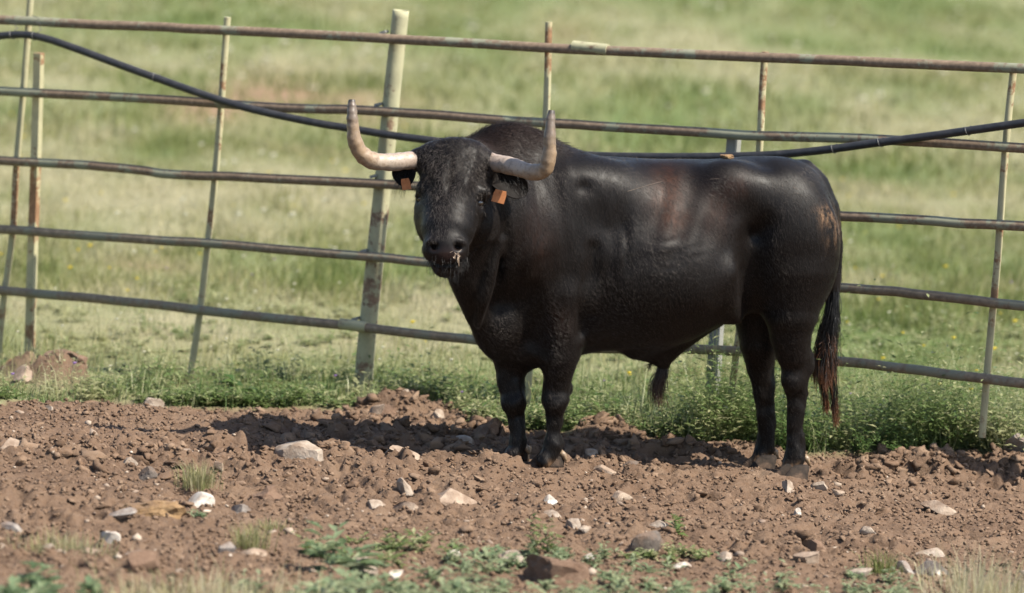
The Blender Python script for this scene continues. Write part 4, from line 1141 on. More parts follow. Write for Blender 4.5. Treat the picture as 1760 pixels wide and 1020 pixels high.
fl = Bag()
def flowers(n, y0, y1, size, tint, xw=3.1, near=None, hh=(0.08, 0.22)):
    y = y0 + (y1 - y0) * RNG.random(n) ** 1.1; x = RNG.uniform(-1, 1, n) * xw * (20 + y) / 22 - 0.3
    if near is not None:
        w = fbm2(x * 0.9, y * 0.35, 2, near); k = w > 0.5; x, y = x[k], y[k]; n = len(x)
    c = np.c_[x, y, hgt(x, y) + RNG.uniform(*hh, n)]
    s = RNG.uniform(0.6, 1.4, n) * size
    a = np.linspace(0, 2 * math.pi, 6, endpoint=False)
    ring = np.stack([np.cos(a), np.sin(a) * 0.8, 0.45 * np.sin(a * 2 + 1) - 0.55 * np.sin(a)], 1)
    V = np.concatenate([c[:, None] + ring[None] * s[:, None, None], (c + np.array([0, -0.2, 0.45]) * s[:, None])[:, None]], 1)
    T = np.array([[i, (i + 1) % 6, 6] for i in range(6)])
    fl.add(V.reshape(-1, 3), (T[None] + (np.arange(n) * 7)[:, None, None]).reshape(-1, 3), np.repeat(np.full(n, tint) + RNG.normal(0, 0.01, n), 7))
flowers(900, 6, 46, 0.017, 0.1, near=81)
flowers(230, 14, 46, 0.032, 0.2, near=84)
flowers(160, 1.6, 9, 0.008, 0.2)
flowers(170, 1.3, 16, 0.010, 0.78, near=86)
flowers(24, 1.3, 6, 0.009, 0.97)
tag(fl.obj("meadow_flowers", M_flower), "small white, yellow and violet flowers dotted over the meadow", kind="stuff")

def leafy(bag, base, h, stems, leaf, per, tint, spread=0.6, ratio=0.42, jt=0.24):
    """low weeds: bent stems with pointed, folded leaves along them; base (n, 3), h, leaf and tint one per plant"""
    base = np.atleast_2d(base); n = len(base)
    h = np.broadcast_to(h, n); leaf = np.broadcast_to(leaf, n); tint = np.broadcast_to(tint, n)
    S_ = n * stems; pi = np.repeat(np.arange(n), stems)
    a = RNG.uniform(0, 6.283, S_); sp = RNG.uniform(0.1, 1, S_) * spread
    d = np.stack([np.cos(a) * sp, np.sin(a) * sp, np.ones(S_)], 1); d /= np.linalg.norm(d, axis=1)[:, None]
    L = h[pi] * RNG.uniform(0.6, 1.1, S_)
    bend = np.stack([np.cos(a), np.sin(a), np.full(S_, -0.25)], 1)
    si = np.repeat(np.arange(S_), per); M = len(si)
    t = (np.tile(np.arange(per), S_) + RNG.random(M)) / per
    p = base[pi[si]] + d[si] * (L[si] * t)[:, None] + bend[si] * (t * t * sp[si] * h[pi[si]] * 0.35)[:, None]
    la = RNG.uniform(0, 6.283, M)
    ld = np.stack([np.cos(la), np.sin(la), RNG.uniform(-0.15, 0.75, M)], 1); ld /= np.linalg.norm(ld, axis=1)[:, None]
    sd = np.cross(ld, np.array([0, 0, 1.0])); sd /= np.linalg.norm(sd, axis=1)[:, None]; nn = np.cross(sd, ld)
    ll = (leaf[pi[si]] * RNG.uniform(0.55, 1.2, M) * (1.15 - 0.45 * t))[:, None]; w = ll * ratio
    V = np.stack([p, p + ld * ll * 0.45 + sd * w * 0.5 + nn * w * 0.18, p + ld * ll - nn * ll * 0.12, p + ld * ll * 0.45 - sd * w * 0.5 + nn * w * 0.18], 1)
    T = np.array([[0, 1, 2], [0, 2, 3]])
    bag.add(V.reshape(-1, 3), (T[None] + (np.arange(M) * 4)[:, None, None]).reshape(-1, 3), np.repeat(tint[pi[si]] + RNG.normal(0, jt, M), 4))
    b0 = base[pi]; e = b0 + d * L[:, None]; sw = np.array([0.0012, 0, 0])
    bag.add(np.stack([b0 - sw, b0 + sw, e], 1).reshape(-1, 3), np.arange(S_ * 3).reshape(-1, 3), np.repeat(tint[pi] * 0.7 + 0.25, 3))

# dense strip of weeds along the foot of the fence, thinning out into the meadow
w = Bag()
n = 10000
x = RNG.uniform(-4.5, 4.0, n); u = RNG.random(n)
off = np.where(u < 0.50, np.abs(RNG.normal(0, 0.24, n)), np.where(u < 0.75, RNG.uniform(0, 1.2, n), RNG.uniform(0.5, 4.5, n)))
y = edge_y(x) + off + 0.02
keep = ~((x < -0.55) & (off < 0.7) & (RNG.random(n) < 0.45 + 0.5 * (noise2(x * 3.5, y * 3.5, 93) - 0.5))) & ~((x > -1.15) & (x < -0.75) & (off < 0.3) & (RNG.random(n) < 0.6)) & (heap(x, y) < 0.03)
keep &= RNG.random(n) < 0.05 + 0.25 * (x > -0.4) + 2.6 * np.clip(fbm2(x * 2.3, y * 2.8, 2, 95) - 0.36, 0, 1)
x, y, off = x[keep], y[keep], off[keep]; n = len(x)
right = np.clip((x + 0.5) / 1.0, 0, 1)
h = RNG.uniform(0.04, 0.12, n) * (1 + 1.45 * right * (off < 1.2)) * (0.20 + 2.3 * noise2(x * 3.4, y * 3.0, 90) ** 1.8) * np.where(RNG.random(n) < 0.10, 1.7, 1.0) * np.where(off > 1.0, 0.75, 1.0)
tn = 0.70 + 0.22 * (x < -0.7) + 0.9 * (noise2(x * 3, y * 3, 91) - 0.5) + 0.14 * (off > 0.8)
kind = RNG.integers(0, 4, n)
for k, (st, per, lf, rt) in enumerate(((5, 6, 0.028, 0.5), (4, 6, 0.044, 0.40), (6, 5, 0.034, 0.62), (4, 6, 0.058, 0.20))):
    q = kind == k
    leafy(w, np.c_[x[q], y[q], hgt(x[q], y[q]) - 0.005], h[q], st, lf * RNG.uniform(0.7, 1.3, q.sum()), per, tn[q], 1.0, rt)
n = 450
x = RNG.uniform(-3.3, 2.9, n); y = edge_y(x) + np.abs(RNG.normal(0.05, 0.5, n))
w.add(*tussocks(np.c_[x, y], 8, RNG.uniform(0.06, 0.20, n) * (0.8 + 0.6 * (x > -0.4)), 0.03, 0.0045, 0.62 + RNG.normal(0, 0.18, n) + 0.25 * (RNG.random(n) < 0.3)))
# thin dry stalks standing above the weeds
n = 520
x = RNG.uniform(-3.3, 2.9, n); y = edge_y(x) + np.abs(RNG.normal(0.1, 0.9, n))
w.add(*tussocks(np.c_[x, y], 2, RNG.uniform(0.16, 0.40, n) * (0.65 + 0.5 * (x > -0.4)), 0.02, 0.0030, 0.88 + RNG.normal(0, 0.1, n)))
tag(w.obj("fence_weeds", M_weed), "dense green weeds and grass growing along the foot of the fence", kind="stuff")

# single plants standing in the soil
def plant_thing(name, p, build, mat, label, cat, group=None, kind=None):
    loc = (p[0], p[1], float(hgt(p[0], p[1])) - 0.004)
    bag = Bag(); build(bag, np.array(loc))
    o = bag.obj(name, mat, loc=loc)
    return tag(o, label, None if kind else cat, group, kind)
def mk_grass(n, h, spread, width, tint, droop=0.35):
    def f(bag, loc):
        c = loc + np.c_[RNG.normal(0, spread, (n, 2)), np.zeros(n)]
        hh_ = RNG.uniform(0.4, 1.1, n) * h; d = c[:, :2] - loc[:2]
        r = (np.abs(RNG.normal(droop, 0.25, n)) * hh_)[:, None]
        an = np.arctan2(d[:, 1], d[:, 0]) + RNG.normal(0, 0.7, n)
        bag.add(*blades(c, hh_, np.c_[np.cos(an), np.sin(an)] * r, RNG.uniform(0.6, 1.3, n) * width, tint + RNG.normal(0, 0.16, n)))
    return f
def mk_leaf(h, stems, leaf, per, tint, spread=0.9, ratio=0.42, clumps=1, wid=0.1):
    def f(bag, loc):
        for k in range(clumps):
            q = loc + (np.r_[RNG.normal(0, wid, 2), 0] if k else 0)
            leafy(bag, q, h * (1 if k == 0 else RNG.uniform(0.5, 0.95)), stems, leaf, per, tint, spread, ratio)
    return f
plant_thing("grass_tuft", (-1.867, -1.668, 0.075), mk_grass(300, 0.125, 0.032, 0.0030, 0.66), M_grass, "spiky pale green grass tuft on bare soil above the white stone", "grass tuft")
plant_thing("grass_tuft", (-1.580, -2.832, 0.063), mk_grass(200, 0.12, 0.030, 0.003, 0.60), M_grass, "thin upright grass tuft in the foreground beside the blurred leafy weed", "grass tuft")
plant_thing("grass_tuft", (-1.528, -2.375, 0.061), mk_grass(110, 0.05, 0.035, 0.003, 0.62), M_grass, "small reddish dry tuft by a dark clod in the foreground", "grass tuft")
plant_thing("grass_patch", (-2.255, -3.217, 0.090), mk_grass(520, 0.085, 0.10, 0.003, 0.72), M_grass, "wide sparse pale grass patch on the soil at the left", "grass", kind="stuff")
plant_thing("grass_patch", (-1.694, -4.015, 0.068), mk_grass(900, 0.09, 0.20, 0.0035, 0.80), M_grass, "broad blurred straw-yellow grass clump at the bottom edge", "grass", kind="stuff")
plant_thing("grass_patch", (1.160, -2.420, -0.046), mk_grass(180, 0.20, 0.085, 0.0032, 0.92), M_grass, "tall blurred dry beige grass clump in the right foreground", None, kind="stuff")
plant_thing("grass_patch", (1.307, -2.561, -0.052), mk_grass(140, 0.12, 0.09, 0.0035, 0.74), M_grass, "low dry grass clump in the bottom right corner", None, kind="stuff")
plant_thing("grass_tuft", (0.839, -2.129, -0.034), mk_grass(120, 0.11, 0.03, 0.004, 0.30), M_grass, "narrow bright green grass sprig among foreground stones at the right", "grass tuft")
plant_thing("leafy_weed", (-1.258, -3.183, 0.050), mk_leaf(0.17, 6, 0.12, 5, 0.50, 0.8, 0.36, 2, 0.06), M_greyleaf, "big blurred grey-green leafy weed in the lower left foreground", "weed")
plant_thing("leafy_weed", (-1.231, -3.899, 0.049), mk_leaf(0.13, 7, 0.10, 6, 0.85, 1.1, 0.42, 4, 0.07), M_greyleaf, "pale blurred weed at the bottom edge below the big grey-green one", "weed")
plant_thing("leafy_weed", (-2.262, -4.130, 0.090), mk_leaf(0.12, 7, 0.10, 6, 0.40, 1.1, 0.4, 4, 0.09), M_greyleaf, "dark green blurred weed in the bottom left corner", "weed")
plant_thing("weed_patch", (-1.063, -2.601, 0.043), mk_leaf(0.10, 5, 0.050, 6, 0.72, 1.1, 0.33, 12, 0.16), M_weed, "spreading green weed patch right of the big grey-green weed", "weeds", kind="stuff")
plant_thing("leafy_weed", (-0.514, -2.443, 0.021), mk_leaf(0.15, 4, 0.045, 9, 0.50, 0.35, 0.40, 2, 0.02), M_weed, "slender upright weed with small leaves in the middle foreground", "weed")
plant_thing("weed_patch", (-0.687, -2.618, 0.027), mk_leaf(0.08, 6, 0.042, 7, 0.75, 1.2, 0.40, 11, 0.12), M_greyleaf, "low grey-green weed between two pale foreground stones", "weeds", kind="stuff")
plant_thing("weed_patch", (-0.407, -2.549, 0.016), mk_leaf(0.08, 6, 0.040, 7, 0.70, 1.2, 0.40, 11, 0.12), M_greyleaf, "low grey-green weed just right of the slender upright one", "weeds", kind="stuff")
plant_thing("leafy_weed", (0.049, -1.673, -0.002), mk_leaf(0.105, 4, 0.058, 5, 0.62, 0.7, 0.42, 2, 0.02), M_weed, "bright fresh green weed with broad leaves standing beside a dark rock", "weed")
plant_thing("weed_patch", (0.012, -2.173, -0.000), mk_leaf(0.055, 6, 0.038, 7, 0.85, 1.3, 0.42, 9, 0.09), M_weed, "light green creeping weed in front of the dark rock", "weeds", kind="stuff")
plant_thing("weed_patch", (-0.208, -2.834, 0.008), mk_leaf(0.07, 6, 0.05, 7, 0.70, 1.3, 0.35, 14, 0.18), M_greyleaf, "spreading weed right of the brown clod at the bottom edge", "weeds", kind="stuff")
plant_thing("leafy_weed", (-1.812, -2.266, 0.072), mk_leaf(0.04, 6, 0.026, 7, 0.60, 1.3, 0.4, 4, 0.018), M_greyleaf, "tiny grey-green weed just below the white stone", "weed")
plant_thing("weed_patch", (-0.932, -3.535, 0.037), mk_leaf(0.07, 6, 0.05, 7, 0.75, 1.3, 0.38, 16, 0.24), M_greyleaf, "blurred low weed patch at the bottom edge left of the brown clod", "weeds", kind="stuff")
plant_thing("weed_patch", (0.479, -2.672, -0.019), mk_leaf(0.07, 6, 0.045, 7, 0.75, 1.3, 0.38, 14, 0.25), M_greyleaf, "blurred sparse weed at the bottom edge right of centre", "weeds", kind="stuff")
plant_thing("broad_leaf_weed", (-1.918, 1.501, -0.038), mk_leaf(0.15, 4, 0.11, 2, 0.22, 0.4, 0.75, 1), M_weed, "weed with one broad dark green leaf among the fence weeds", "weed")
plant_thing("tall_weed", (-0.200, 0.940, -0.004), mk_leaf(0.40, 3, 0.075, 6, 0.40, 0.22, 0.30, 1), M_weed, "tall thin weed with hanging leaves seen under the bull's belly", "weed")
plant_thing("thistle_weed", (0.210, 0.926, 0.004), mk_leaf(0.20, 7, 0.050, 7, 0.50, 0.6, 0.40, 3, 0.06), M_weed, "leafy weed growing against the grey angle post", "weed")
plant_thing("leafy_bush", (1.087, 0.799, 0.011), mk_leaf(0.22, 9, 0.030, 14, 0.25, 1.1, 0.36, 9, 0.15), M_weed, "bushy dark green weed right of the bull's tail at the soil edge", "weed")
# growth close to the lens: blurred tops rise into the bottom of the frame
plant_thing("grass_patch", (1.064, -3.562, -0.043), mk_grass(130, 0.42, 0.09, 0.0040, 0.92), M_grass, "tall blurred beige seed grass close to the camera at the lower right", None, kind="stuff")
plant_thing("grass_patch", (1.224, -3.593, -0.049), mk_grass(150, 0.32, 0.12, 0.0040, 0.80), M_grass, "blurred pale grass in the bottom right corner close to the camera", None, kind="stuff")
plant_thing("grass_patch", (-1.548, -4.666, 0.062), mk_grass(420, 0.24, 0.24, 0.0045, 0.82), M_grass, "blurred straw grass close to the camera along the bottom left", None, kind="stuff")
plant_thing("weed_patch", (-1.175, -4.240, 0.047), mk_leaf(0.22, 6, 0.10, 8, 0.80, 0.7, 0.36, 5, 0.08), M_greyleaf, "blurred pale green weeds close to the camera below the big weed", None, kind="stuff")
plant_thing("weed_patch", (-0.760, -3.781, 0.030), mk_leaf(0.15, 6, 0.060, 7, 0.80, 1.0, 0.36, 30, 0.30), M_greyleaf, "blurred grey-green weeds along the bottom edge left of the brown clod", None, kind="stuff")
plant_thing("weed_patch", (0.037, -3.399, -0.001), mk_leaf(0.14, 6, 0.055, 7, 0.80, 1.0, 0.36, 30, 0.34), M_greyleaf, "blurred grey-green weeds along the bottom edge right of the brown clod", None, kind="stuff")
plant_thing("weed_patch", (-2.188, -4.717, 0.088), mk_leaf(0.16, 6, 0.09, 7, 0.55, 0.9, 0.38, 6, 0.10), M_greyleaf, "blurred dark weeds close to the camera in the bottom left corner", None, kind="stuff")
plant_thing("weed_patch", (0.694, -3.085, -0.028), mk_leaf(0.15, 5, 0.05, 7, 0.8, 0.8, 0.34, 24, 0.30), M_greyleaf, "blurred thin weeds along the bottom edge at the right", None, kind="stuff")

# ------------------------------------------------------------------ stones, clods and other single things lying about
def stone_mat(name, c0, c1, c2, rough=0.85):
    m, nt, b = new_mat(name)
    n1 = noise_node(nt, 16, 6, 0.68); n2 = noise_node(nt, 75, 5, 0.7)
    c = ramp(nt, n1, [(0.32, c0), (0.5, c1), (0.7, c2)])
    c = mixc(nt, ramp(nt, n2, [(0.45, (0, 0, 0)), (0.75, (0.45, 0.45, 0.45))]), c, tuple(v * 0.55 for v in c0))
    c = mixc(nt, ramp(nt, noise_node(nt, 9, 5, 0.7), [(0.36, (0.75, 0.75, 0.75)), (0.55, (0.0, 0.0, 0.0))]), c, (0.15, 0.098, 0.067))      # clinging soil
    nt.links.new(c, b.inputs["Base Color"]); b.inputs["Roughness"].default_value = rough; b.inputs["Specular IOR Level"].default_value = 0.25
    bump(nt, b, noise_node(nt, 45, 6, 0.7), 0.7, 0.012)
    return m
S_PALE = stone_mat("pale_limestone", (0.20, 0.155, 0.115), (0.29, 0.235, 0.185), (0.36, 0.30, 0.245))
S_TAN = stone_mat("tan_stone", (0.17, 0.12, 0.085), (0.26, 0.195, 0.145), (0.34, 0.27, 0.205))
S_GREY = stone_mat("grey_stone", (0.13, 0.11, 0.10), (0.20, 0.175, 0.155), (0.27, 0.24, 0.215))
S_BOULDER = stone_mat("mottled_boulder", (0.09, 0.085, 0.08), (0.17, 0.16, 0.15), (0.26, 0.25, 0.24))
S_WHITE = stone_mat("white_quartz", (0.34, 0.29, 0.24), (0.48, 0.43, 0.37), (0.58, 0.54, 0.48), 0.6)
S_EARTH = stone_mat("hard_earth", (0.085, 0.050, 0.033), (0.125, 0.076, 0.050), (0.165, 0.110, 0.076), 0.95)
S_DUNG = stone_mat("old_dung", (0.11, 0.062, 0.028), (0.19, 0.115, 0.055), (0.26, 0.17, 0.09), 0.95)
S_DARK = stone_mat("dark_rock", (0.045, 0.035, 0.030), (0.075, 0.060, 0.050), (0.12, 0.10, 0.085))

def rock(name, p, w, h, mat, label, cat, seed, depth=None, cuts=9, rot=0.0, lean=0.0, crumb=0.0, sink=0.34, sub=3, group=None, boxy=0.0):
    """angular stone about w wide and h high (pixels of the survey / 396 = metres), resting in the soil"""
    r = np.random.default_rng(seed)
    bm = bmesh.new(); bmesh.ops.create_icosphere(bm, subdivisions=sub, radius=1.0)
    v = np.array([q.co[:] for q in bm.verts]); f = np.array([[q.index for q in x.verts] for x in bm.faces]); bm.free()
    if boxy:
        v = v / ((np.abs(v) ** boxy).sum(1) ** (1 / boxy))[:, None]
    elif seed % 3:
        v = v / ((np.abs(v) ** 4.0).sum(1) ** 0.25)[:, None]
    for k in range(cuts):
        d = r.normal(0, 1, 3); d[2] = abs(d[2]) * 0.8 if k % 2 else d[2]; d /= np.linalg.norm(d); off = r.uniform(0.34, 0.70)
        s = v @ d
        v = v - np.maximum(s - off, 0)[:, None] * d * 0.97
    v = v + (noise3(v * 2.6 + seed, 2) - 0.5)[:, None] * (v / np.linalg.norm(v, axis=1)[:, None]) * (0.07 + crumb)
    v = v + (noise3(v * 7 + seed, 3) - 0.5)[:, None] * (v / np.linalg.norm(v, axis=1)[:, None]) * (0.05 + crumb * 0.8)
    v = v - (v.max(0) + v.min(0)) / 2; v = v / (v.max(0) - v.min(0))
    W = w / 396.0; Hh = h / 396.0; D = depth / 396.0 if depth else W * r.uniform(0.65, 0.95)
    v = v * np.array([W, D, Hh * 1.15])
    a = math.radians(lean); c, s = math.cos(a), math.sin(a)
    v = np.c_[v[:, 0] * c + v[:, 2] * s, v[:, 1], -v[:, 0] * s + v[:, 2] * c]
    a = math.radians(rot); c, s = math.cos(a), math.sin(a)
    v = np.c_[v[:, 0] * c - v[:, 1] * s, v[:, 0] * s + v[:, 1] * c, v[:, 2]]
    z = float(np.mean(hgt(p[0] + np.array([-.3, 0, .3, 0]) * W, p[1] + np.array([0, -.3, 0, .3]) * D)))
    lo = v[:, 2].min()
    o = mesh_obj(name, v - np.array([0, 0, lo + Hh * sink]), f, mat, loc=(p[0], p[1], z))
    o.data.set_sharp_from_angle(angle=math.radians(24))
    return tag(o, label, cat, group)

rock("boulder", (-1.519, -0.657, 0.061), 78, 40, S_PALE, "large pale blocky stone lying on the bare soil left of the bull", "stone", 3, 50, 7, -38, 0, 0, 0.22, 4, None, 7)
rock("stone", (-2.279, 1.164, -0.046), 42, 26, S_PALE, "pale rounded stone at the edge of the weeds on the left", "stone", 4, 30, rot=10, lean=12)
rock("slab_stone", (-1.970, -0.995, 0.079), 105, 20, S_TAN, "long flat tan slab jutting from a dark hole in the soil", "stone", 5, 48, 8, 8, 6, 0, 0.3, 3, None, 6)
rock("stone", (-2.647, -1.358, 0.106), 50, 30, S_TAN, "tan stone at the left edge of the soil, half buried", "stone", 6, 40, rot=-12)
rock("white_stone", (-1.832, -1.982, 0.073), 40, 26, S_WHITE, "bright white quartz stone under the spiky grass tuft", "stone", 7, 30, 7, 20, 8)
rock("stone", (-1.086, -0.514, 0.043), 60, 24, S_TAN, "flat tan stone left of the bull's front hooves on open soil", "stone", 8, 42, 10, -5)
rock("stone", (-0.831, 0.181, 0.033), 46, 26, S_PALE, "smooth pale oval stone behind the far front hoof beside a clod", "stone", 9, 34, 5, 14, 14)
rock("stone", (-1.258, 1.136, -0.025), 20, 42, S_TAN, "upright tan stone leaning at the edge of the weeds below the round post", "stone", 10, 20, 9, 5, 28)
rock("stone", (-1.138, 1.489, -0.023), 26, 22, S_PALE, "small pale stone on the heap of clods near the round post", "stone", 11, 22)
rock("stone", (-0.968, 1.163, -0.019), 28, 20, S_PALE, "small whitish stone on the clods left of the bull's front legs", "stone", 12, 20)
rock("slab_stone", (-0.840, -1.382, 0.034), 84, 28, S_TAN, "broad flat two-tone slab in the middle of the soil", "stone", 13, 50, 8, 26, 4, 0, 0.3, 3, None, 6)
rock("stone", (-1.045, -1.396, 0.042), 34, 28, S_PALE, "pale wedge-shaped stone left of the broad flat slab", "stone", 14, 26, 10, 30, 24)
rock("stone", (-1.029, -1.626, 0.041), 46, 20, S_TAN, "reddish tan stone just below the pale wedge-shaped one", "stone", 15, 28)
rock("stone", (-1.152, -1.720, 0.046), 30, 15, S_PALE, "thin pale grey-green flake of stone on the soil, left of the wedge-shaped stone", "stone", 16, 24, 10, 0, -10)
rock("slab_stone", (-0.162, -0.865, 0.006), 52, 16, S_TAN, "flat layered stone flake with a shaded side below the bull's belly", "stone", 17, 34, 6, 24, 0, 0, 0.3, 3, None, 6)
rock("stone", (-0.271, 0.070, 0.011), 24, 14, S_PALE, "small pale stone to the right of the near front hoof", "stone", 18, 18, 6)
rock("stone", (-0.209, -0.259, 0.008), 50, 12, S_TAN, "long thin sliver of stone tilted on the soil right of the front hooves", "stone", 19, 16, 9, -24, 22)
rock("dark_stone", (-0.109, -0.123, 0.004), 32, 22, S_DARK, "dark pointed stone under the bull's belly", "stone", 20, 26, 9)
rock("stone", (-0.454, -1.312, 0.018), 22, 16, S_WHITE, "small white stone above a crumbled pale one in mid foreground", "stone", 21, 18, 7)
rock("stone", (-0.445, -1.530, 0.018), 30, 14, S_PALE, "crumbled pale stone just below the small white one", "stone", 22, 20)
rock("stone", (-0.364, -1.758, 0.015), 24, 20, S_PALE, "pale angular stone near centre with a flat chip beside it", "stone", 23, 20, 10, 0, 16)
rock("stone", (-0.319, -1.840, 0.013), 22, 11, S_PALE, "flat pale chip beside the angular stone near centre", "stone", 24, 16, 10, 15)
rock("dark_rock", (-0.087, -2.135, 0.003), 62, 34, S_DARK, "dark slanted rock half hidden by the fresh green weed", "rock", 25, 46, 11, 12, -14)
rock("stone", (-0.025, -1.631, 0.001), 40, 15, S_PALE, "flat pale stone under the fresh green weed", "stone", 26, 30, 8)
rock("stone", (0.708, -0.233, -0.028), 34, 16, S_PALE, "pale tan stone just in front of the hind hooves", "stone", 27, 22, 7)
rock("stone", (0.562, -0.375, -0.022), 26, 22, S_PALE, "pale leaning stone below the near hind hoof", "stone", 28, 20, 8, 40, 26)
rock("stone", (0.778, -0.315, -0.031), 26, 14, S_TAN, "small tan stone right of the hind hooves, beside a paler one", "stone", 29, 20)
rock("stone", (1.195, -0.531, -0.048), 62, 24, S_TAN, "low tan stone alone on the soil at the right", "stone", 30, 40, 9, 0, 5)
rock("boulder", (1.667, 0.750, 0.010), 64, 52, S_BOULDER, "grey mottled boulder at the right edge beside the weeds", "boulder", 31, 50, 10)
rock("stone", (-1.162, -3.135, 0.046), 54, 36, S_PALE, "pale blurred block of stone right of the big grey-green weed", "stone", 32, 40, 9, 12)
rock("stone", (-1.034, -3.106, 0.041), 26, 13, S_WHITE, "small white blurred stone between the weeds in the left foreground", "stone", 33, 20)
rock("stone", (-0.816, -2.684, 0.033), 26, 22, S_WHITE, "white square-edged stone lying on a reddish clod in the foreground", "stone", 34, 20, 9)
rock("stone", (-0.602, -2.648, 0.024), 44, 22, S_PALE, "pale grey stone among the low grey-green weeds", "stone", 35, 30, 9, 10, 14)
rock("stone", (-0.308, -2.400, 0.012), 18, 11, S_WHITE, "tiny bright white stone right of the low grey-green weeds", "stone", 36, 14)
rock("stone", (1.041, -2.028, -0.042), 62, 34, S_GREY, "grey blurred stone with a dark left side in the right foreground", "stone", 37, 42, 10, 15, -8)
rock("white_stone", (1.052, -2.084, -0.042), 24, 13, S_WHITE, "little white stone in front of the grey blurred one", "stone", 38, 18)
rock("stone", (0.738, -2.266, -0.030), 42, 18, S_PALE, "flat pale stone in the lower right foreground", "stone", 39, 30, 9)
rock("stone", (0.936, -2.080, -0.037), 30, 24, S_GREY, "roundish grey-green stone beside the bright green grass sprig", "stone", 40, 26, 7)
rock("stone", (0.544, -2.116, -0.022), 42, 22, S_TAN, "blurred tan stone in the lower right foreground beside a dark clod", "stone", 41, 30)
rock("stone", (0.224, -2.153, -0.009), 24, 18, S_PALE, "pale stone in the foreground below the hind legs", "stone", 42, 20)
rock("stone", (0.047, -2.368, -0.002), 34, 12, S_WHITE, "flat whitish stone below the creeping light green weed", "stone", 43, 22)
rock("stone", (1.082, -1.532, -0.043), 50, 14, S_PALE, "long pale stone chip above the grey blurred stone at the right", "stone", 44, 26)
rock("stone", (-2.098, -2.511, 0.084), 50, 18, S_GREY, "slate-grey flat stone beside the old dung at the left", "stone", 45, 30, 9, 12, -8)
rock("white_stone", (-2.109, -2.835, 0.084), 32, 22, S_WHITE, "white and brown lump of quartz below the slate-grey flat stone", "stone", 46, 24, 7)
rock("stone", (-1.669, -2.028, 0.067), 32, 18, S_GREY, "bluish grey pebble-like stone right of the white quartz", "stone", 47, 22, 5)
rock("stone", (-2.165, -1.347, 0.087), 24, 18, S_PALE, "pale stone left of the dark crumbly clod and spiky tuft", "stone", 48, 18, 8, 0, 20)
rock("stone", (-1.817, -1.177, 0.073), 18, 20, S_TAN, "small tan stone on the right side of the spiky grass tuft", "stone", 49, 16)
rock("stone", (-2.479, -2.842, 0.099), 34, 14, S_GREY, "grey stone at the left edge above the sparse grass patch", "stone", 50, 26)
rock("stone", (-2.305, -3.243, 0.092), 26, 18, S_PALE, "pale upright stone in the sparse grass patch at the left", "stone", 51, 18)
rock("stone", (-2.143, -3.159, 0.086), 34, 14, S_TAN, "tan flake right of the sparse grass patch at the left", "stone", 52, 20)
rock("stone", (-1.662, -2.972, 0.066), 28, 20, S_GREY, "rounded grey stone in front of the thin upright grass tuft", "stone", 53, 24, 5)
rock("stone", (-1.564, -2.982, 0.063), 40, 14, S_TAN, "flat blurred stone at the foot of the thin upright grass tuft", "stone", 54, 26)
rock("stone", (-1.966, -3.224, 0.079), 46, 16, S_TAN, "blurred flat tan stone in the left foreground", "stone", 55, 30)
rock("stone", (0.578, -0.865, -0.023), 14, 18, S_WHITE, "small whitish upright stone on the soil right of the hind legs", "stone", 56, 12)
rock("stone", (0.846, -1.212, -0.034), 26, 14, S_PALE, "pinkish pale stone next to a hole on the right of the soil", "stone", 57, 18)
rock("stone", (0.255, -0.723, -0.010), 26, 8, S_PALE, "flat pale chip at the rim of the hoof-shaped hole", "stone", 58, 16)
rock("stone", (-1.265, 1.098, -0.025), 14, 9, S_WHITE, "tiny white stone beside the upright leaning stone", "stone", 59, 12)
rock("stone", (-2.658, 0.081, 0.106), 24, 13, S_PALE, "small pale stone at the weed edge below the heap of earth", "stone", 60, 18)
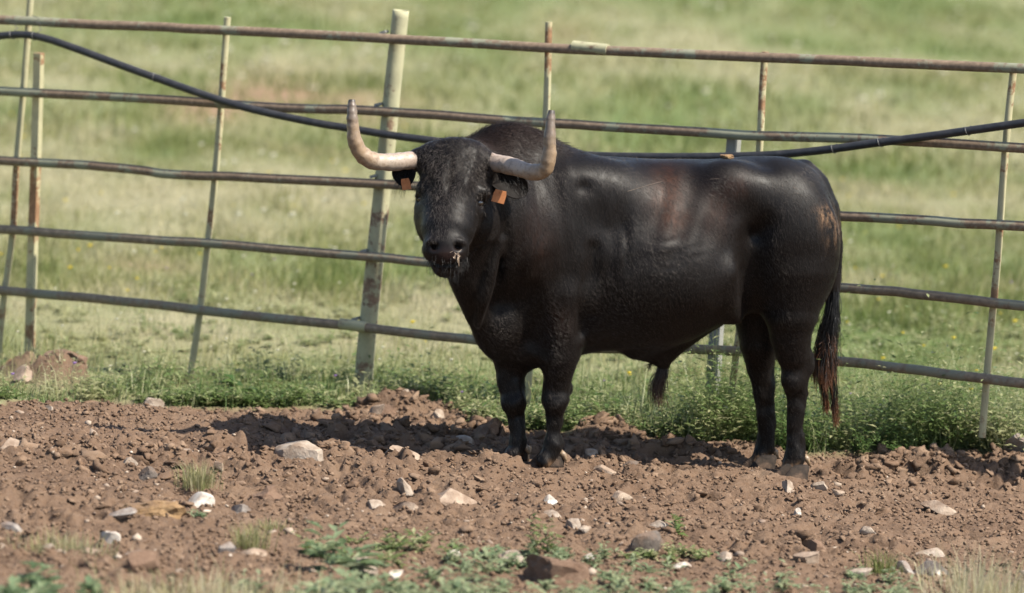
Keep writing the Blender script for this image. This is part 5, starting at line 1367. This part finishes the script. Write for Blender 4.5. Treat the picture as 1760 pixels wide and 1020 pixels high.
# clods and dung
rock("earth_clod", (-2.864, 1.956, -0.057), 50, 34, S_EARTH, "crumbly brown clod topping the heap of earth at the square post", "clod", 91, 36, 6, 0, 0, 0.25)
rock("earth_clod", (-2.683, 1.669, -0.054), 40, 20, S_EARTH, "small clod at the right foot of the heap by the square post", "clod", 92, 28, 6, 0, 0, 0.25)
rock("earth_clod", (-0.732, 0.562, 0.010), 54, 44, S_EARTH, "big reddish brown clod just behind the far front leg", "clod", 70, 44, 6, 10, 0, 0.20)
rock("earth_clod", (-1.588, -1.654, 0.064), 66, 30, S_EARTH, "crumbly grey-brown clod right of the spiky grass tuft", "clod", 71, 44, 6, 0, 0, 0.25)
rock("earth_clod", (-2.090, -1.508, 0.084), 40, 22, S_DARK, "dark moist clod left of the spiky grass tuft", "clod", 72, 30, 6, 0, 0, 0.25)
rock("dung_pat", (-2.004, -2.316, 0.080), 112, 30, S_DUNG, "ochre brown old dung pat crumbling on the soil at the left", "dung", 73, 60, 4, 0, 0, 0.34)
rock("earth_clod", (-0.437, -2.949, 0.017), 96, 48, S_EARTH, "large blurred reddish clod at the bottom edge near the middle", "clod", 74, 60, 7, 8, 0, 0.2)
rock("earth_clod", (-0.777, -2.737, 0.031), 36, 16, S_EARTH, "reddish clod carrying the white square-edged stone", "clod", 75, 24, 6, 0, 0, 0.2)
rock("earth_clod", (-1.930, -3.521, 0.077), 44, 34, S_EARTH, "dark-sided blurred clod in the bottom left foreground", "clod", 76, 34, 8)
rock("earth_clod", (0.592, -1.875, -0.024), 42, 26, S_EARTH, "brown clod with a dark face above the blurred tan stone", "clod", 77, 30, 8, 0, 0, 0.15)
rock("slab_stone", (-2.738, 1.732, -0.055), 86, 26, S_EARTH, "reddish tan slab sloping on the heap of earth at the foot of the square post", "stone", 78, 50, 10, 0, 14)
rock("stone", (-2.918, 1.615, -0.058), 42, 28, S_TAN, "tan stone in front of the heap of earth by the square post", "stone", 79, 34, 6)
rock("straw_lump", (-3.006, 2.061, -0.060), 50, 40, S_DUNG, "straw-coloured clump of dry matter left of the square post", "clump", 80, 44, 4, 0, 0, 0.3)
rock("earth_clod", (-1.089, 1.687, -0.022), 36, 26, S_EARTH, "brown clod half hidden in the weeds right of the round post", "clod", 81, 30, 7, 0, 0, 0.2)
rock("earth_clod", (-1.215, 1.199, -0.024), 46, 30, S_EARTH, "rough clod between the upright leaning stone and the heap", "clod", 82, 36, 7, 0, 0, 0.2)
# clump of dry mud lying on the bull's back
c = (0.238, 0.055, 1.361)
k = np.argmin(((bv_ - np.array(c)) * np.array([1, 0.6, 0.2])) ** 2 @ np.ones(3) + (nrm[:, 2] < 0.5) * 1.0)
mud = rock("mud_flake", (bv_[k][0], bv_[k][1]), 25, 8, S_DUNG, "small reddish brown flake of dry mud lying on the bull's back", "mud flake", 90, 14, 5, 0, 0, 0.2)
mud.location = (bv_[k][0], bv_[k][1], bv_[k][2] + 0.004)
